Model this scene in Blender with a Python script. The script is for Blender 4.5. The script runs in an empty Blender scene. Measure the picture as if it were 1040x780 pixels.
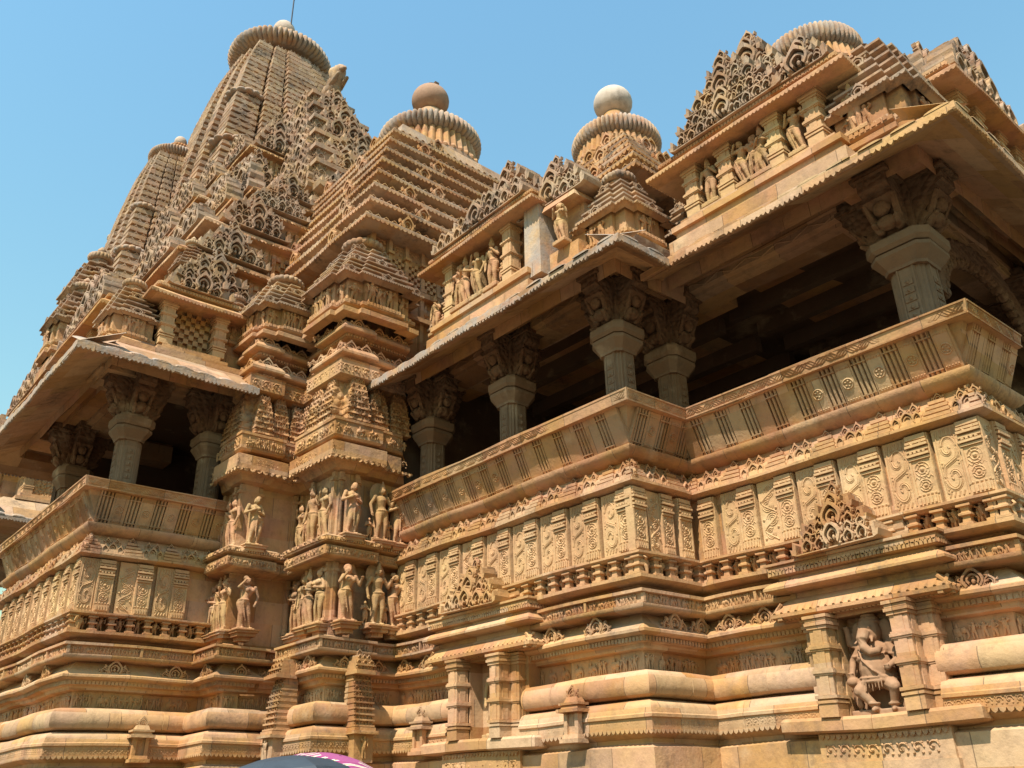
import bpy, math, random
import numpy as np
from mathutils import Matrix, Vector

S = bpy.context.scene
random.seed(7); rng = np.random.default_rng(7)
rad = math.radians

# ------------------------------------------------------------------ camera
CAM = (7.77304, -8.88426, -2.85868)
AZ, EL, ROLL = rad(-48.98825), rad(24.81357), rad(-1.23502)
cam = bpy.data.cameras.new('camera'); camo = bpy.data.objects.new('camera', cam)
S.collection.objects.link(camo); S.camera = camo
f = Vector((math.sin(AZ)*math.cos(EL), math.cos(AZ)*math.cos(EL), math.sin(EL)))
r = Vector((math.cos(AZ), -math.sin(AZ), 0)); u = r.cross(f)
r2 = math.cos(ROLL)*r + math.sin(ROLL)*u; u2 = -math.sin(ROLL)*r + math.cos(ROLL)*u
camo.matrix_world = Matrix(((r2.x, u2.x, -f.x, CAM[0]), (r2.y, u2.y, -f.y, CAM[1]), (r2.z, u2.z, -f.z, CAM[2]), (0, 0, 0, 1)))
cam.sensor_fit = 'HORIZONTAL'; cam.sensor_width = 36.0
cam.lens = 36.0*904.81/1040.0
cam.clip_end = 20000

# ------------------------------------------------------------------ light
SUN_EL, SUN_AZ = rad(56), rad(22)          # azimuth measured from -Y (south) towards +X (east)
sdir = Vector((math.sin(SUN_AZ)*math.cos(SUN_EL), -math.cos(SUN_AZ)*math.cos(SUN_EL), math.sin(SUN_EL)))
W = bpy.data.worlds.new('World'); S.world = W; W.use_nodes = True
nt = W.node_tree; nt.nodes.clear()
sky = nt.nodes.new('ShaderNodeTexSky'); sky.sky_type = 'NISHITA'; sky.sun_disc = False
sky.sun_elevation = SUN_EL; sky.sun_rotation = math.atan2(sdir.x, sdir.y)
sky.air_density = 3.3; sky.dust_density = 0.2; sky.ozone_density = 10.0; sky.altitude = 200
bg = nt.nodes.new('ShaderNodeBackground'); bg.inputs['Strength'].default_value = 0.12
wo = nt.nodes.new('ShaderNodeOutputWorld')
tn = nt.nodes.new('ShaderNodeMix'); tn.data_type = 'RGBA'; tn.blend_type = 'MULTIPLY'; tn.inputs[0].default_value = 1.0; tn.inputs[7].default_value = (0.84, 1.0, 1.0, 1)
nt.links.new(sky.outputs[0], tn.inputs[6]); nt.links.new(tn.outputs[2], bg.inputs[0]); nt.links.new(bg.outputs[0], wo.inputs[0])
sl = bpy.data.lights.new('sun', 'SUN'); sl.energy = 5.0; sl.angle = rad(0.55); sl.color = (1.0, 0.93, 0.83)
so = bpy.data.objects.new('sun', sl); S.collection.objects.link(so)
so.rotation_euler = sdir.to_track_quat('Z', 'Y').to_euler()
S.view_settings.view_transform = 'Standard'; S.view_settings.look = 'None'
S.view_settings.exposure = 0.74; S.view_settings.gamma = 1.0; S.view_settings.use_curve_mapping = False
S.cycles.max_bounces = 6; S.cycles.diffuse_bounces = 4

# ------------------------------------------------------------------ materials
def nn(t, kind, **kw):
    n = t.nodes.new(kind)
    for k, v in kw.items(): setattr(n, k, v)
    return n
def stone(name, c1, c2, c3, block=0.18, stain=0.5, grey=0.0, carve=None, carve_scale=10.0, bump=0.5, rough=0.9):
    m = bpy.data.materials.new(name); m.use_nodes = True; t = m.node_tree; L = t.links
    b = t.nodes['Principled BSDF']; b.inputs['Roughness'].default_value = rough
    b.inputs['Specular IOR Level'].default_value = 0.15
    geo = nn(t, 'ShaderNodeNewGeometry'); pos = geo.outputs['Position']
    oi = nn(t, 'ShaderNodeObjectInfo')
    def noise(scale, detail=4, rough_=0.55, src=pos):
        n = nn(t, 'ShaderNodeTexNoise'); n.inputs['Scale'].default_value = scale
        n.inputs['Detail'].default_value = detail; n.inputs['Roughness'].default_value = rough_
        L.new(src, n.inputs['Vector']); return n.outputs['Fac']
    def mrange(src, a, bb, lo=0., hi=1.):
        n = nn(t, 'ShaderNodeMapRange'); n.inputs[1].default_value = a; n.inputs[2].default_value = bb
        n.inputs[3].default_value = lo; n.inputs[4].default_value = hi; L.new(src, n.inputs[0]); return n.outputs[0]
    def mix(fac, a, bb, mode='MIX'):
        n = nn(t, 'ShaderNodeMix'); n.data_type = 'RGBA'; n.blend_type = mode
        for i, s in ((0, fac), (6, a), (7, bb)):
            if isinstance(s, (int, float)): n.inputs[i].default_value = s
            elif isinstance(s, tuple): n.inputs[i].default_value = s+(1,)
            else: L.new(s, n.inputs[i])
        return n.outputs[2]
    def vm(op, a, bb):
        n = nn(t, 'ShaderNodeVectorMath', operation=op)
        L.new(a, n.inputs[0])
        if isinstance(bb, tuple): n.inputs[1].default_value = bb
        else: L.new(bb, n.inputs[1])
        return n.outputs[0]
    # masonry blocks laid in courses, each with its own tint
    sc = vm('MULTIPLY', pos, (1.05, 1.05, 2.6))
    fl = vm('FLOOR', sc, (0, 0, 0))
    sep = nn(t, 'ShaderNodeSeparateXYZ'); L.new(fl, sep.inputs[0])
    sh = nn(t, 'ShaderNodeMath', operation='MULTIPLY'); L.new(sep.outputs[2], sh.inputs[0]); sh.inputs[1].default_value = 0.37
    cmb = nn(t, 'ShaderNodeCombineXYZ'); L.new(sh.outputs[0], cmb.inputs[0]); L.new(sh.outputs[0], cmb.inputs[1])
    fl2 = vm('FLOOR', vm('ADD', sc, cmb.outputs[0]), (0, 0, 0))
    wn = nn(t, 'ShaderNodeTexWhiteNoise', noise_dimensions='3D'); L.new(fl2, wn.inputs['Vector'])
    n1 = mrange(noise(0.45, 3), 0.38, 0.62); n2 = mrange(noise(2.1, 5), 0.4, 0.66)
    col = mix(n1, c1, c2)
    col = mix(n2, col, c3)
    wcol = mix(wn.outputs['Value'], (0.60, 0.50, 0.42), (1.05, 1.04, 1.02))
    wc2 = mix(oi.outputs['Random'], (0.86, 0.80, 0.76), (1.0, 1.0, 1.0))
    col = mix(min(1.0, block*3.6), col, wcol, 'MULTIPLY'); col = mix(0.7, col, wc2, 'MULTIPLY')
    if block > .1:
        sw = nn(t, 'ShaderNodeSeparateColor'); L.new(wn.outputs['Color'], sw.inputs[0])
        col = mix(mrange(sw.outputs[0], .62, .70, 0, min(.38, block*1.6)), col, (0.47, 0.265, 0.175))
        col = mix(mrange(sw.outputs[1], .66, .74, 0, min(.36, block*1.5)), col, (0.54, 0.345, 0.135))
        col = mix(mrange(sw.outputs[2], .74, .80, 0, min(.36, block*1.5)), col, (0.46, 0.36, 0.25))
    # rain streaks and grime with their own shape
    st = vm('MULTIPLY', pos, (2.6, 2.6, 0.5))
    ns = mrange(noise(1.0, 6, 0.65, st), 0.52, 0.74)
    nf = mrange(noise(7.0, 5, 0.7), 0.5, 0.72)
    col = mix(mrange(ns, 0, 1, 0, stain), col, (0.15, 0.095, 0.055))
    col = mix(mrange(nf, 0, 1, 0, 0.45*stain+0.10), col, (0.10, 0.065, 0.04))
    if grey > 0:
        ng = mrange(noise(3.2, 6, 0.7), 0.36, 0.6)
        col = mix(mrange(ng, 0, 1, 0, grey), col, (0.30, 0.27, 0.235))
    pale = mrange(noise(1.3, 6, 0.6, vm('ADD', pos, (9.1, 3.3, 5.2))), 0.58, 0.75)
    col = mix(mrange(pale, 0, 1, 0, 0.45), col, (0.62, 0.47, 0.30))
    # vertical joints between blocks, seen on the face they cut
    fr = vm('FRACTION', vm('ADD', sc, cmb.outputs[0]), (0, 0, 0)); sf = nn(t, 'ShaderNodeSeparateXYZ'); L.new(fr, sf.inputs[0])
    nm_ = nn(t, 'ShaderNodeSeparateXYZ'); L.new(geo.outputs['True Normal'], nm_.inputs[0])
    def mth(op, a, bb=None):
        n = nn(t, 'ShaderNodeMath', operation=op)
        for i, q in enumerate((a, bb)):
            if q is None: continue
            if isinstance(q, (int, float)): n.inputs[i].default_value = q
            else: L.new(q, n.inputs[i])
        return n.outputs[0]
    jx = mth('MULTIPLY', mth('LESS_THAN', sf.outputs[0], .012), mth('GREATER_THAN', mth('ABSOLUTE', nm_.outputs[1]), .6))
    jy = mth('MULTIPLY', mth('LESS_THAN', sf.outputs[1], .012), mth('GREATER_THAN', mth('ABSOLUTE', nm_.outputs[0]), .6))
    jt = mth('MAXIMUM', jx, jy)
    if block > .1: col = mix(mth('MULTIPLY', jt, .75), col, (0.13, 0.085, 0.05))
    # black lichen and bleached patches
    nb_ = mth('MULTIPLY', mrange(noise(0.9, 7, 0.72, vm('ADD', pos, (31.7, 4.4, 8.8))), 0.52, 0.64), mrange(noise(9.0, 5, 0.7), .35, .6))
    col = mix(mth('MULTIPLY', nb_, min(.9, stain*1.25)), col, (0.085, 0.068, 0.055))
    L.new(col, b.inputs['Base Color'])
    # relief
    h = nn(t, 'ShaderNodeMath', operation='ADD')
    a = mrange(noise(26, 5, 0.65), 0, 1, 0, 0.012); c = mrange(noise(6, 4), 0, 1, 0, 0.03)
    L.new(a, h.inputs[0]); L.new(c, h.inputs[1]); hh = h.outputs[0]
    if carve:
        v = nn(t, 'ShaderNodeTexVoronoi'); v.feature = 'SMOOTH_F1' if carve == 'lumps' else 'F1'
        v.inputs['Scale'].default_value = carve_scale
        if carve == 'lumps': v.inputs['Smoothness'].default_value = 0.35
        L.new(vm('ADD', pos, vm('MULTIPLY', nn_noise_col(t, L, pos), (0.06, 0.06, 0.06))), v.inputs['Vector'])
        d = mrange(v.outputs['Distance'], 0.0, 0.75, 0.07, 0.0)
        h2 = nn(t, 'ShaderNodeMath', operation='ADD'); L.new(hh, h2.inputs[0]); L.new(d, h2.inputs[1]); hh = h2.outputs[0]
    bp = nn(t, 'ShaderNodeBump'); bp.inputs['Strength'].default_value = bump; bp.inputs['Distance'].default_value = 1.0
    L.new(hh, bp.inputs['Height']); L.new(bp.outputs[0], b.inputs['Normal'])
    return m
def nn_noise_col(t, L, pos):
    n = nn(t, 'ShaderNodeTexNoise'); n.inputs['Scale'].default_value = 5.0; L.new(pos, n.inputs['Vector']); return n.outputs['Color']

BUFF, OCHRE, PINK = (0.53, 0.322, 0.140), (0.49, 0.256, 0.085), (0.475, 0.245, 0.134)
YEL, BROWN = (0.47, 0.315, 0.12), (0.33, 0.18, 0.10)
MAT = dict(
    sand=stone('sandstone', BUFF, OCHRE, PINK, block=0.2, stain=0.46),
    smooth=stone('smooth_sandstone', (0.56, 0.358, 0.165), (0.53, 0.290, 0.105), (0.535, 0.31, 0.172), block=0.22, stain=0.42, bump=0.42),
    panel=stone('pink_sandstone', (0.54, 0.345, 0.178), (0.55, 0.37, 0.168), (0.51, 0.30, 0.155), block=0.05, stain=0.22, bump=0.45),
    yellow=stone('yellow_sandstone', YEL, BUFF, OCHRE, block=0.2, stain=0.4, bump=0.5),
    carved=stone('carved_sandstone', BUFF, OCHRE, PINK, block=0.12, stain=0.35, carve='lumps', carve_scale=13, bump=0.7),
    lattice=stone('fine_carved_sandstone', BUFF, PINK, OCHRE, block=0.12, stain=0.4, carve='cells', carve_scale=7.5, bump=0.8),
    red=stone('red_sandstone', BROWN, (0.36, 0.19, 0.09), PINK, block=0.2, stain=0.4),
    grey=stone('weathered_sandstone', (0.42, 0.33, 0.24), PINK, BUFF, block=0.15, stain=0.4, grey=0.8),
    roof=stone('roof_sandstone', (0.40, 0.235, 0.13), (0.36, 0.205, 0.10), (0.45, 0.295, 0.15), block=0.2, stain=0.75, grey=0.35),
    roofball=stone('dark_polished_sandstone', (0.33, 0.20, 0.13), (0.29, 0.175, 0.115), (0.36, 0.23, 0.15), block=0.0, stain=0.4, bump=0.15),
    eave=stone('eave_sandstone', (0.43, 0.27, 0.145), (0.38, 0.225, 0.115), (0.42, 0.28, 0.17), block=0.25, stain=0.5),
    pillar=stone('shaded_pillar_sandstone', (0.24, 0.165, 0.10), (0.20, 0.14, 0.09), (0.24, 0.15, 0.085), block=0.1, stain=0.4),  # darkened so the shade under the eaves is in the stone colour
    bracket=stone('shaded_bracket_sandstone', (0.18, 0.10, 0.055), (0.15, 0.088, 0.05), (0.19, 0.12, 0.07), block=0.1, stain=0.4, carve='lumps', carve_scale=11, bump=.6),  # deeper eave shade put into the colour of the brackets
    dark=stone('dark_sandstone', (0.14, 0.085, 0.05), (0.10, 0.06, 0.04), (0.12, 0.08, 0.05), block=0.1, stain=0.5),  # on floor, ceiling and inner walls this tone stands in for hall shade
    ball=stone('polished_sandstone', (0.56, 0.48, 0.40), (0.50, 0.41, 0.33), (0.52, 0.42, 0.32), block=0.0, stain=0.35, bump=0.3),
    statue=stone('statue_sandstone', (0.44, 0.285, 0.13), (0.40, 0.245, 0.10), PINK, block=0.0, stain=0.5, carve='lumps', carve_scale=46, bump=0.14),
    redstatue=stone('red_statue_sandstone', (0.33, 0.185, 0.10), (0.29, 0.165, 0.09), (0.36, 0.22, 0.13), block=0.0, stain=0.5, bump=0.2),
)
def plain(name, c, rough=0.7, metal=0.0):
    m = bpy.data.materials.new(name); m.use_nodes = True; t = m.node_tree; b = t.nodes['Principled BSDF']
    n = nn(t, 'ShaderNodeTexNoise'); n.inputs['Scale'].default_value = 14
    rp = nn(t, 'ShaderNodeMix'); rp.data_type = 'RGBA'
    rp.inputs[6].default_value = tuple(x*0.8 for x in c)+(1,); rp.inputs[7].default_value = tuple(min(1, x*1.15) for x in c)+(1,)
    t.links.new(n.outputs['Fac'], rp.inputs[0]); t.links.new(rp.outputs[2], b.inputs['Base Color'])
    b.inputs['Roughness'].default_value = rough; b.inputs['Metallic'].default_value = metal
    return m

# ------------------------------------------------------------------ mesh builder
class M:
    def __init__(s): s.v = []; s.c = []; s.l = []; s.n = 0
    def raw(s, verts, loops, counts):
        s.v.append(np.asarray(verts, float).reshape(-1, 3)); s.l.append(np.asarray(loops, np.int64)+s.n)
        s.c.append(np.asarray(counts, np.int64)); s.n += len(s.v[-1]); return s
    def add(s, verts, faces):
        return s.raw(verts, [i for fc in faces for i in fc], [len(fc) for fc in faces])
    def arr(s):
        if not s.v: return np.zeros((0, 3)), np.zeros(0, np.int64), np.zeros(0, np.int64)
        return np.concatenate(s.v), np.concatenate(s.l), np.concatenate(s.c)
    def put(s, o, mat=None):
        v, l, c = o.arr() if isinstance(o, M) else o
        if mat is not None: v = v@mat[:3, :3].T+mat[:3, 3]
        return s.raw(v, l, c)
    def quads(s, verts, q): q = np.asarray(q, np.int64).reshape(-1, 4); return s.raw(verts, q.ravel(), np.full(len(q), 4))
    def box(s, x0, x1, y0, y1, z0, z1, t=0.0):
        v = [(x0, y0, z0), (x1, y0, z0), (x1, y1, z0), (x0, y1, z0), (x0+t, y0+t, z1), (x1-t, y0+t, z1), (x1-t, y1-t, z1), (x0+t, y1-t, z1)]
        return s.add(v, [(3, 2, 1, 0), (4, 5, 6, 7), (0, 1, 5, 4), (1, 2, 6, 5), (2, 3, 7, 6), (3, 0, 4, 7)])
    def prism(s, poly, w0, w1):
        n = len(poly); v = [(p[0], p[1], w0) for p in poly]+[(p[0], p[1], w1) for p in poly]
        return s.add(v, [tuple(range(n-1, -1, -1)), tuple(range(n, 2*n))]+[(i, (i+1) % n, n+(i+1) % n, n+i) for i in range(n)])
    def grid(s, P, closeu=False, closev=False):
        P = np.asarray(P, float); a, b = P.shape[:2]
        iu = np.arange(a if closeu else a-1); iv = np.arange(b if closev else b-1)
        I, J = np.meshgrid(iu, iv, indexing='ij'); I2 = (I+1) % a; J2 = (J+1) % b
        return s.quads(P.reshape(-1, 3), np.stack([I*b+J, I2*b+J, I2*b+J2, I*b+J2], -1))
    def tube(s, pts, rr, n=6, caps=True):
        pts = np.asarray(pts, float); k = len(pts); rr = np.broadcast_to(np.asarray(rr, float), (k,))
        tg = np.gradient(pts, axis=0); tg /= np.linalg.norm(tg, axis=1)[:, None]+1e-9
        ref = np.array([0, 0, 1.]) if abs(tg[:, 2]).mean() < 0.8 else np.array([1., 0, 0])
        a = np.cross(tg, ref); a /= np.linalg.norm(a, axis=1)[:, None]+1e-9; b = np.cross(tg, a)
        th = np.arange(n)*2*math.pi/n
        P = pts[:, None]+rr[:, None, None]*(np.cos(th)[None, :, None]*a[:, None]+np.sin(th)[None, :, None]*b[:, None])
        s.grid(P, closev=True)
        if caps:
            for e in (0, k-1): s.add(P[e], [tuple(range(n))])
        return s
    def lathe(s, prof, cx=0, cy=0, n=24, flute=0.0, flute_rows=None, rib=0, axis='z'):
        th = np.arange(n)*2*math.pi/n; P = np.zeros((len(prof), n, 3))
        for i, (rr, z) in enumerate(prof):
            q = np.full(n, rr)
            if flute and (flute_rows is None or i in flute_rows): q = rr*(1-flute*(1-np.abs(np.sin(rib*th/2)))**1.0) if rib else q
            P[i, :, 0] = cx+q*np.cos(th); P[i, :, 1] = cy+q*np.sin(th); P[i, :, 2] = z
        s.grid(P, closev=True); return s
    def sphere(s, c, rr, n=10, m=8, sc=(1, 1, 1)):
        ph = np.linspace(0, math.pi, m+1); th = np.arange(n)*2*math.pi/n
        P = np.stack([np.sin(ph)[:, None]*np.cos(th)*sc[0], np.sin(ph)[:, None]*np.sin(th)*sc[1], np.cos(ph)[:, None]*np.ones(n)*sc[2]], -1)*rr+np.asarray(c)
        return s.grid(P, closev=True)
    def cap(s, p, q, r0, r1, n=8):      # tapered capsule
        p = np.asarray(p, float); q = np.asarray(q, float); dd = q-p; L = np.linalg.norm(dd)+1e-9; dd /= L
        pts = [p-dd*r0*.98, p-dd*r0*.6, p, q, q+dd*r1*.6, q+dd*r1*.98]
        return s.tube(pts, [r0*.2, r0*.8, r0, r1, r1*.8, r1*.2], n)
    def sweep(s, path, prof, closed=False, pre=None, post=None):
        # axis-aligned plan path, outward on the right-hand side of travel; profile is (offset, z)
        p = np.asarray(path, float); n = len(p); MV = np.zeros((n, 2))
        for i in range(n):
            nr = []
            for a, b in (((i-1) % n, i), (i, (i+1) % n)):
                if not closed and (a > b):
                    if i == 0 and pre is not None: dd = p[0]-np.asarray(pre, float)
                    elif i == n-1 and post is not None: dd = np.asarray(post, float)-p[-1]
                    else: continue
                else: dd = p[b]-p[a]
                L = np.linalg.norm(dd)
                if L < 1e-9: continue
                nr.append(np.array([dd[1], -dd[0]])/L)
            if len(nr) == 2:
                h = nr[0]+nr[1]; k = h@h/2; mv = h/max(k, 0.2)
            else: mv = nr[0]
            MV[i] = mv
        pf = np.asarray(prof, float); rings = []
        ring = lambda q, mv, do: np.column_stack([q[0]+mv[0]*(pf[:, 0]+do), q[1]+mv[1]*(pf[:, 0]+do), pf[:, 1]])
        do = random.uniform(-.004, .004)
        for i in range(n if closed else n-1):
            a, b = p[i], p[(i+1) % n]; L = np.linalg.norm(b-a); rings.append(ring(a, MV[i], do))
            if L > .7:
                dd = (b-a)/L; nr = np.array([dd[1], -dd[0]]); k = max(1, int(round(L/random.uniform(.7, 1.1)))); cuts = [(j+random.uniform(-.25, .25))*L/k for j in range(1, k)]
                last = 0
                for c in cuts:
                    if not closed: rings += [ring(a+dd*(last+c)/2, nr, do), ring(a+dd*(c-.003), nr, do), ring(a+dd*c, nr, do-.012)]; do = random.uniform(-.005, .005); rings.append(ring(a+dd*(c+.003), nr, do))
                    else: rings.append(ring(a+dd*c, nr, do))
                    last = c
        if not closed: rings.append(ring(p[-1], MV[-1], do))
        s.grid(np.array(rings), closeu=closed)
        return s
    def courses(s, path, prof, zs, **kw):
        # the same moulding cut into courses at the given heights, each with its own joints
        cur = [prof[0]]; zs = list(zs)
        for q in prof[1:]:
            cur.append(q)
            if zs and q[1] >= zs[0]-1e-6: s.sweep(path, cur, **kw); cur = [q]; zs.pop(0)
        if len(cur) > 1: s.sweep(path, cur, **kw)
        return s

def SF(x, y, z, sx=1, sy=None, sz=None):   # frame on a south-facing wall
    sy = sx if sy is None else sy; sz = sx if sz is None else sz
    return np.array([[sx, 0, 0, x], [0, 0, -sz, y], [0, sy, 0, z], [0, 0, 0, 1.]])
def EF(x, y, z, sx=1, sy=None, sz=None):   # frame on an east-facing wall (u runs to +Y)
    sy = sx if sy is None else sy; sz = sx if sz is None else sz
    return np.array([[0, 0, sz, x], [sx, 0, 0, y], [0, sy, 0, z], [0, 0, 0, 1.]])
def WF(x, y, z, sx=1, sy=None, sz=None):
    sy = sx if sy is None else sy; sz = sx if sz is None else sz
    return np.array([[0, 0, -sz, x], [-sx, 0, 0, y], [0, sy, 0, z], [0, 0, 0, 1.]])
def rotz(a, x=0, y=0, z=0, s=1.0):
    c, q = math.cos(a)*s, math.sin(a)*s
    return np.array([[c, -q, 0, x], [q, c, 0, y], [0, 0, s, z], [0, 0, 0, 1.]])

_wr = np.random.default_rng(3)
_WK = [(_wr.normal(size=3)/w*2*math.pi/1.7, _wr.uniform(0, 6.28, 3), a) for w, a in ((3.4, .008), (2.6, .007), (1.4, .0025), (1.0, .002), (.33, .0008), (.25, .0008), (.12, .0006), (.10, .0006))]
def wobble(v):
    o = np.zeros_like(v)
    for k, ph, a in _WK:
        t_ = v@k
        for i in range(3): o[:, i] += a*np.sin(t_+ph[i])
    return v+o
CLEAN = ('pot_finial', 'canopy', 'shaft', 'handle', 'rib', 'ground', 'lightning_rod', 'striped_border', 'statue')
def mesh_of(name, m, mat, smooth=False):
    v, l, c = m.arr() if isinstance(m, M) else m
    if name not in CLEAN: v = wobble(v)
    me = bpy.data.meshes.new(name)
    me.vertices.add(len(v)); me.vertices.foreach_set('co', v.astype(np.float32).ravel())
    me.loops.add(len(l)); me.loops.foreach_set('vertex_index', l.astype(np.int32))
    me.polygons.add(len(c)); st = np.concatenate([[0], np.cumsum(c)[:-1]])
    me.polygons.foreach_set('loop_start', st.astype(np.int32)); me.polygons.foreach_set('loop_total', c.astype(np.int32))
    me.update(calc_edges=True); me.validate()
    me.materials.append(MAT[mat] if isinstance(mat, str) else mat)
    if smooth:
        me.shade_smooth(); me.set_sharp_from_angle(angle=rad(smooth))
    else: me.shade_flat()
    return me
def link(name, me, parent=None, loc=None):
    o = bpy.data.objects.new(name, me); S.collection.objects.link(o)
    if loc is not None: o.location = loc
    if parent is not None:
        o.parent = parent; o.matrix_parent_inverse = Matrix.Translation(-Vector(wloc(parent)))
    return o
def wloc(o):
    # plain world location for a chain of un-rotated parents
    return WL.get(o.name, (0, 0, 0))
WL = {}
def empty(name, loc, parent=None):
    o = bpy.data.objects.new(name, None); S.collection.objects.link(o); o.location = loc; o.empty_display_size = .3
    if parent is not None:
        o.parent = parent; o.matrix_parent_inverse = Matrix.Translation(-Vector(wloc(parent)))
    WL[o.name] = tuple(loc); return o
def part(name, m, mat, parent=None, smooth=False, label=None):
    o = link(name, mesh_of(name, m, mat, smooth), parent)
    WL[o.name] = (0, 0, 0)
    if label: o['label'] = label
    return o
def tag(o, label, cat, group=None):
    o['label'] = label; o['category'] = cat
    if group: o['group'] = group
    return o

# ------------------------------------------------------------------ ornament library (u right, v up, w out)
def arcpts(cx, cy, rr, a0, a1, n):
    a = np.radians(np.linspace(a0, a1, n)); return np.stack([cx+rr*np.cos(a), cy+rr*np.sin(a)], -1)
def ribbon(m, outer, inner, w0, w1, closed=False):
    # a band between two matching outlines, extruded
    o = np.asarray(outer); i = np.asarray(inner); n = len(o)
    z = lambda p, w: np.column_stack([p, np.full(n, w)])
    P = np.stack([z(i, w0), z(i, w1), z(o, w1), z(o, w0)], 1)
    m.grid(P, closeu=closed, closev=True)
    if not closed:
        m.add(P[0], [(0, 1, 2, 3)]); m.add(P[-1], [(3, 2, 1, 0)])
def gav(depth=.3, n=13, curls=True, boss=True):
    # horseshoe arch with a pointed crest, an inner ring and hooked side arches
    m = M(); t = np.linspace(-58, 238, n)
    def horse(R, pk):
        p = arcpts(0, .43, R, -58, 238, n); q = np.exp(-((t-90)/26.)**2); p[:, 1] += pk*q; p[0, 0] += .05; p[-1, 0] -= .05; return p
    ribbon(m, horse(.40, .17), horse(.31, .10), 0, depth)
    if boss or curls: ribbon(m, horse(.245, .04), horse(.175, .02), 0, depth*.72)
    if curls:
        for sx in (-1, 1):
            o1 = arcpts(.52*sx, .10, .25, 90-90*sx*.0, 90+sx*100, 6); i1 = arcpts(.52*sx, .10, .17, 90, 90+sx*100, 6)
            ribbon(m, o1, i1, 0, depth*.8)
            m.prism([(.40*sx, .55), (.52*sx, .50), (.56*sx, .72), (.47*sx, .66)], 0, depth*.7)
            m.sphere((.30*sx, .07, depth*.6), .085, 5, 4)
    m.prism([(-.05, .93), (.05, .93), (.075, 1.0), (0, 1.09), (-.075, 1.0)], 0, depth*.9)
    if boss: m.sphere((0, .36, depth*.3), .10, 6, 4, (.8, 1.3, .9)); m.sphere((0, .53, depth*.35), .05, 5, 4)
    return m.arr()
GAV = gav(n=17); GAVS = gav(.25, 7, False, False); GAVM = gav(.3, 9, True, False)

def baluster():
    m = M(); prof = [(.5, 0), (.5, .12), (.30, .16), (.26, .42), (.46, .48), (.46, .58), (.28, .64), (.30, .84), (.5, .90), (.5, 1.0)]
    for k in range(len(prof)-1):
        (a, z0), (b, z1) = prof[k], prof[k+1]
        if z1-z0 < 1e-6: continue
        v = [(-a, z0, -a), (a, z0, -a), (a, z0, a), (-a, z0, a), (-b, z1, -b), (b, z1, -b), (b, z1, b), (-b, z1, b)]
        m.add(v, [(0, 1, 5, 4), (1, 2, 6, 5), (2, 3, 7, 6), (3, 0, 4, 7)])
    return m.arr()
BAL = baluster()

def lowfig(k, n=5):
    # small relief figure about 1 high
    m = M(); r0 = random.Random(k); s = r0.uniform(-.08, .08)
    m.cap((-.10, .05, .1), (-.07+s, .48, .12), .06, .10, n); m.cap((.12, .05, .1), (.08+s, .48, .12), .06, .10, n)
    m.cap((s, .5, .12), (0, .75, .14), .14, .15, n)
    m.sphere((0, .93, .15), .11, n+1, 4)
    a = r0.random()
    for sx in (-1, 1):
        e = (sx*.27, .62 if a < .5 else .85, .18); h = (sx*(.12 if a < .5 else .22), .45+.5*r0.random(), .22)
        m.cap((sx*.15, .78, .14), e, .06, .05, n); m.cap(e, h, .05, .045, n)
    return m.arr()
LOW = [lowfig(k) for k in range(6)]
def elephant(n=6):
    m = M()
    m.sphere((0, .55, .1), .34, 8, 5, (1.25, .95, .6)); m.sphere((.45, .62, .16), .22, 7, 5, (1, 1.1, .8))
    m.tube([(.60, .60, .18), (.70, .40, .18), (.68, .18, .18), (.58, .10, .18)], [.12, .09, .06, .05], n)
    m.sphere((.38, .62, .30), .16, 6, 4, (.8, 1.1, .4))
    for x in (-.3, -.1, .18, .36): m.cap((x, .08, .1), (x, .4, .1), .09, .11, n)
    m.cap((.0, .86, .14), (0, 1.05, .14), .10, .08, n)
    return m.arr()
ELE = elephant()
def leafwork(k):
    # a little scroll of foliage in a 1 x 1 field
    m = M(); a = np.linspace(0, 2.2*math.pi, 14); rr = .42-.13*a/2
    m.tube(np.stack([.5+rr*np.cos(a), .5+rr*np.sin(a), np.full(14, .06)], -1), .07, 4)
    m.sphere((.5, .5, .06), .12, 6, 4)
    for q in range(4): m.sphere((.5+.42*math.cos(q*1.57+.8), .5+.42*math.sin(q*1.57+.8), .04), .11, 5, 3)
    return m.arr()
LEAF = leafwork(0)

def frieze_row(m, fr, length, h, kind='procession', depth=.5, seed=1):
    # fr(u, v) -> 4x4 frame at that place of a wall, figures of height h
    r0 = random.Random(seed); uu = h*.3
    while uu < length-h*.4:
        if kind == 'procession':
            if r0.random() < .14 and uu < length-1.5*h:
                m.put(ELE, fr(uu+h*.45, 0)@np.diag([h*.8, h*.85, h*depth*2.2, 1])); uu += h*1.35
            else:
                m.put(r0.choice(LOW), fr(uu, 0)@np.diag([h*r0.choice((-1, 1))*.9, h*r0.uniform(.8, .98), h*depth*2.6, 1])); uu += h*r0.uniform(.36, .55)
        elif kind == 'leaf':
            m.put(LEAF, fr(uu-h*.3, 0)@np.diag([h*.95, h*.95, h*depth*2.2, 1])); uu += h*.98
    return m

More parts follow.
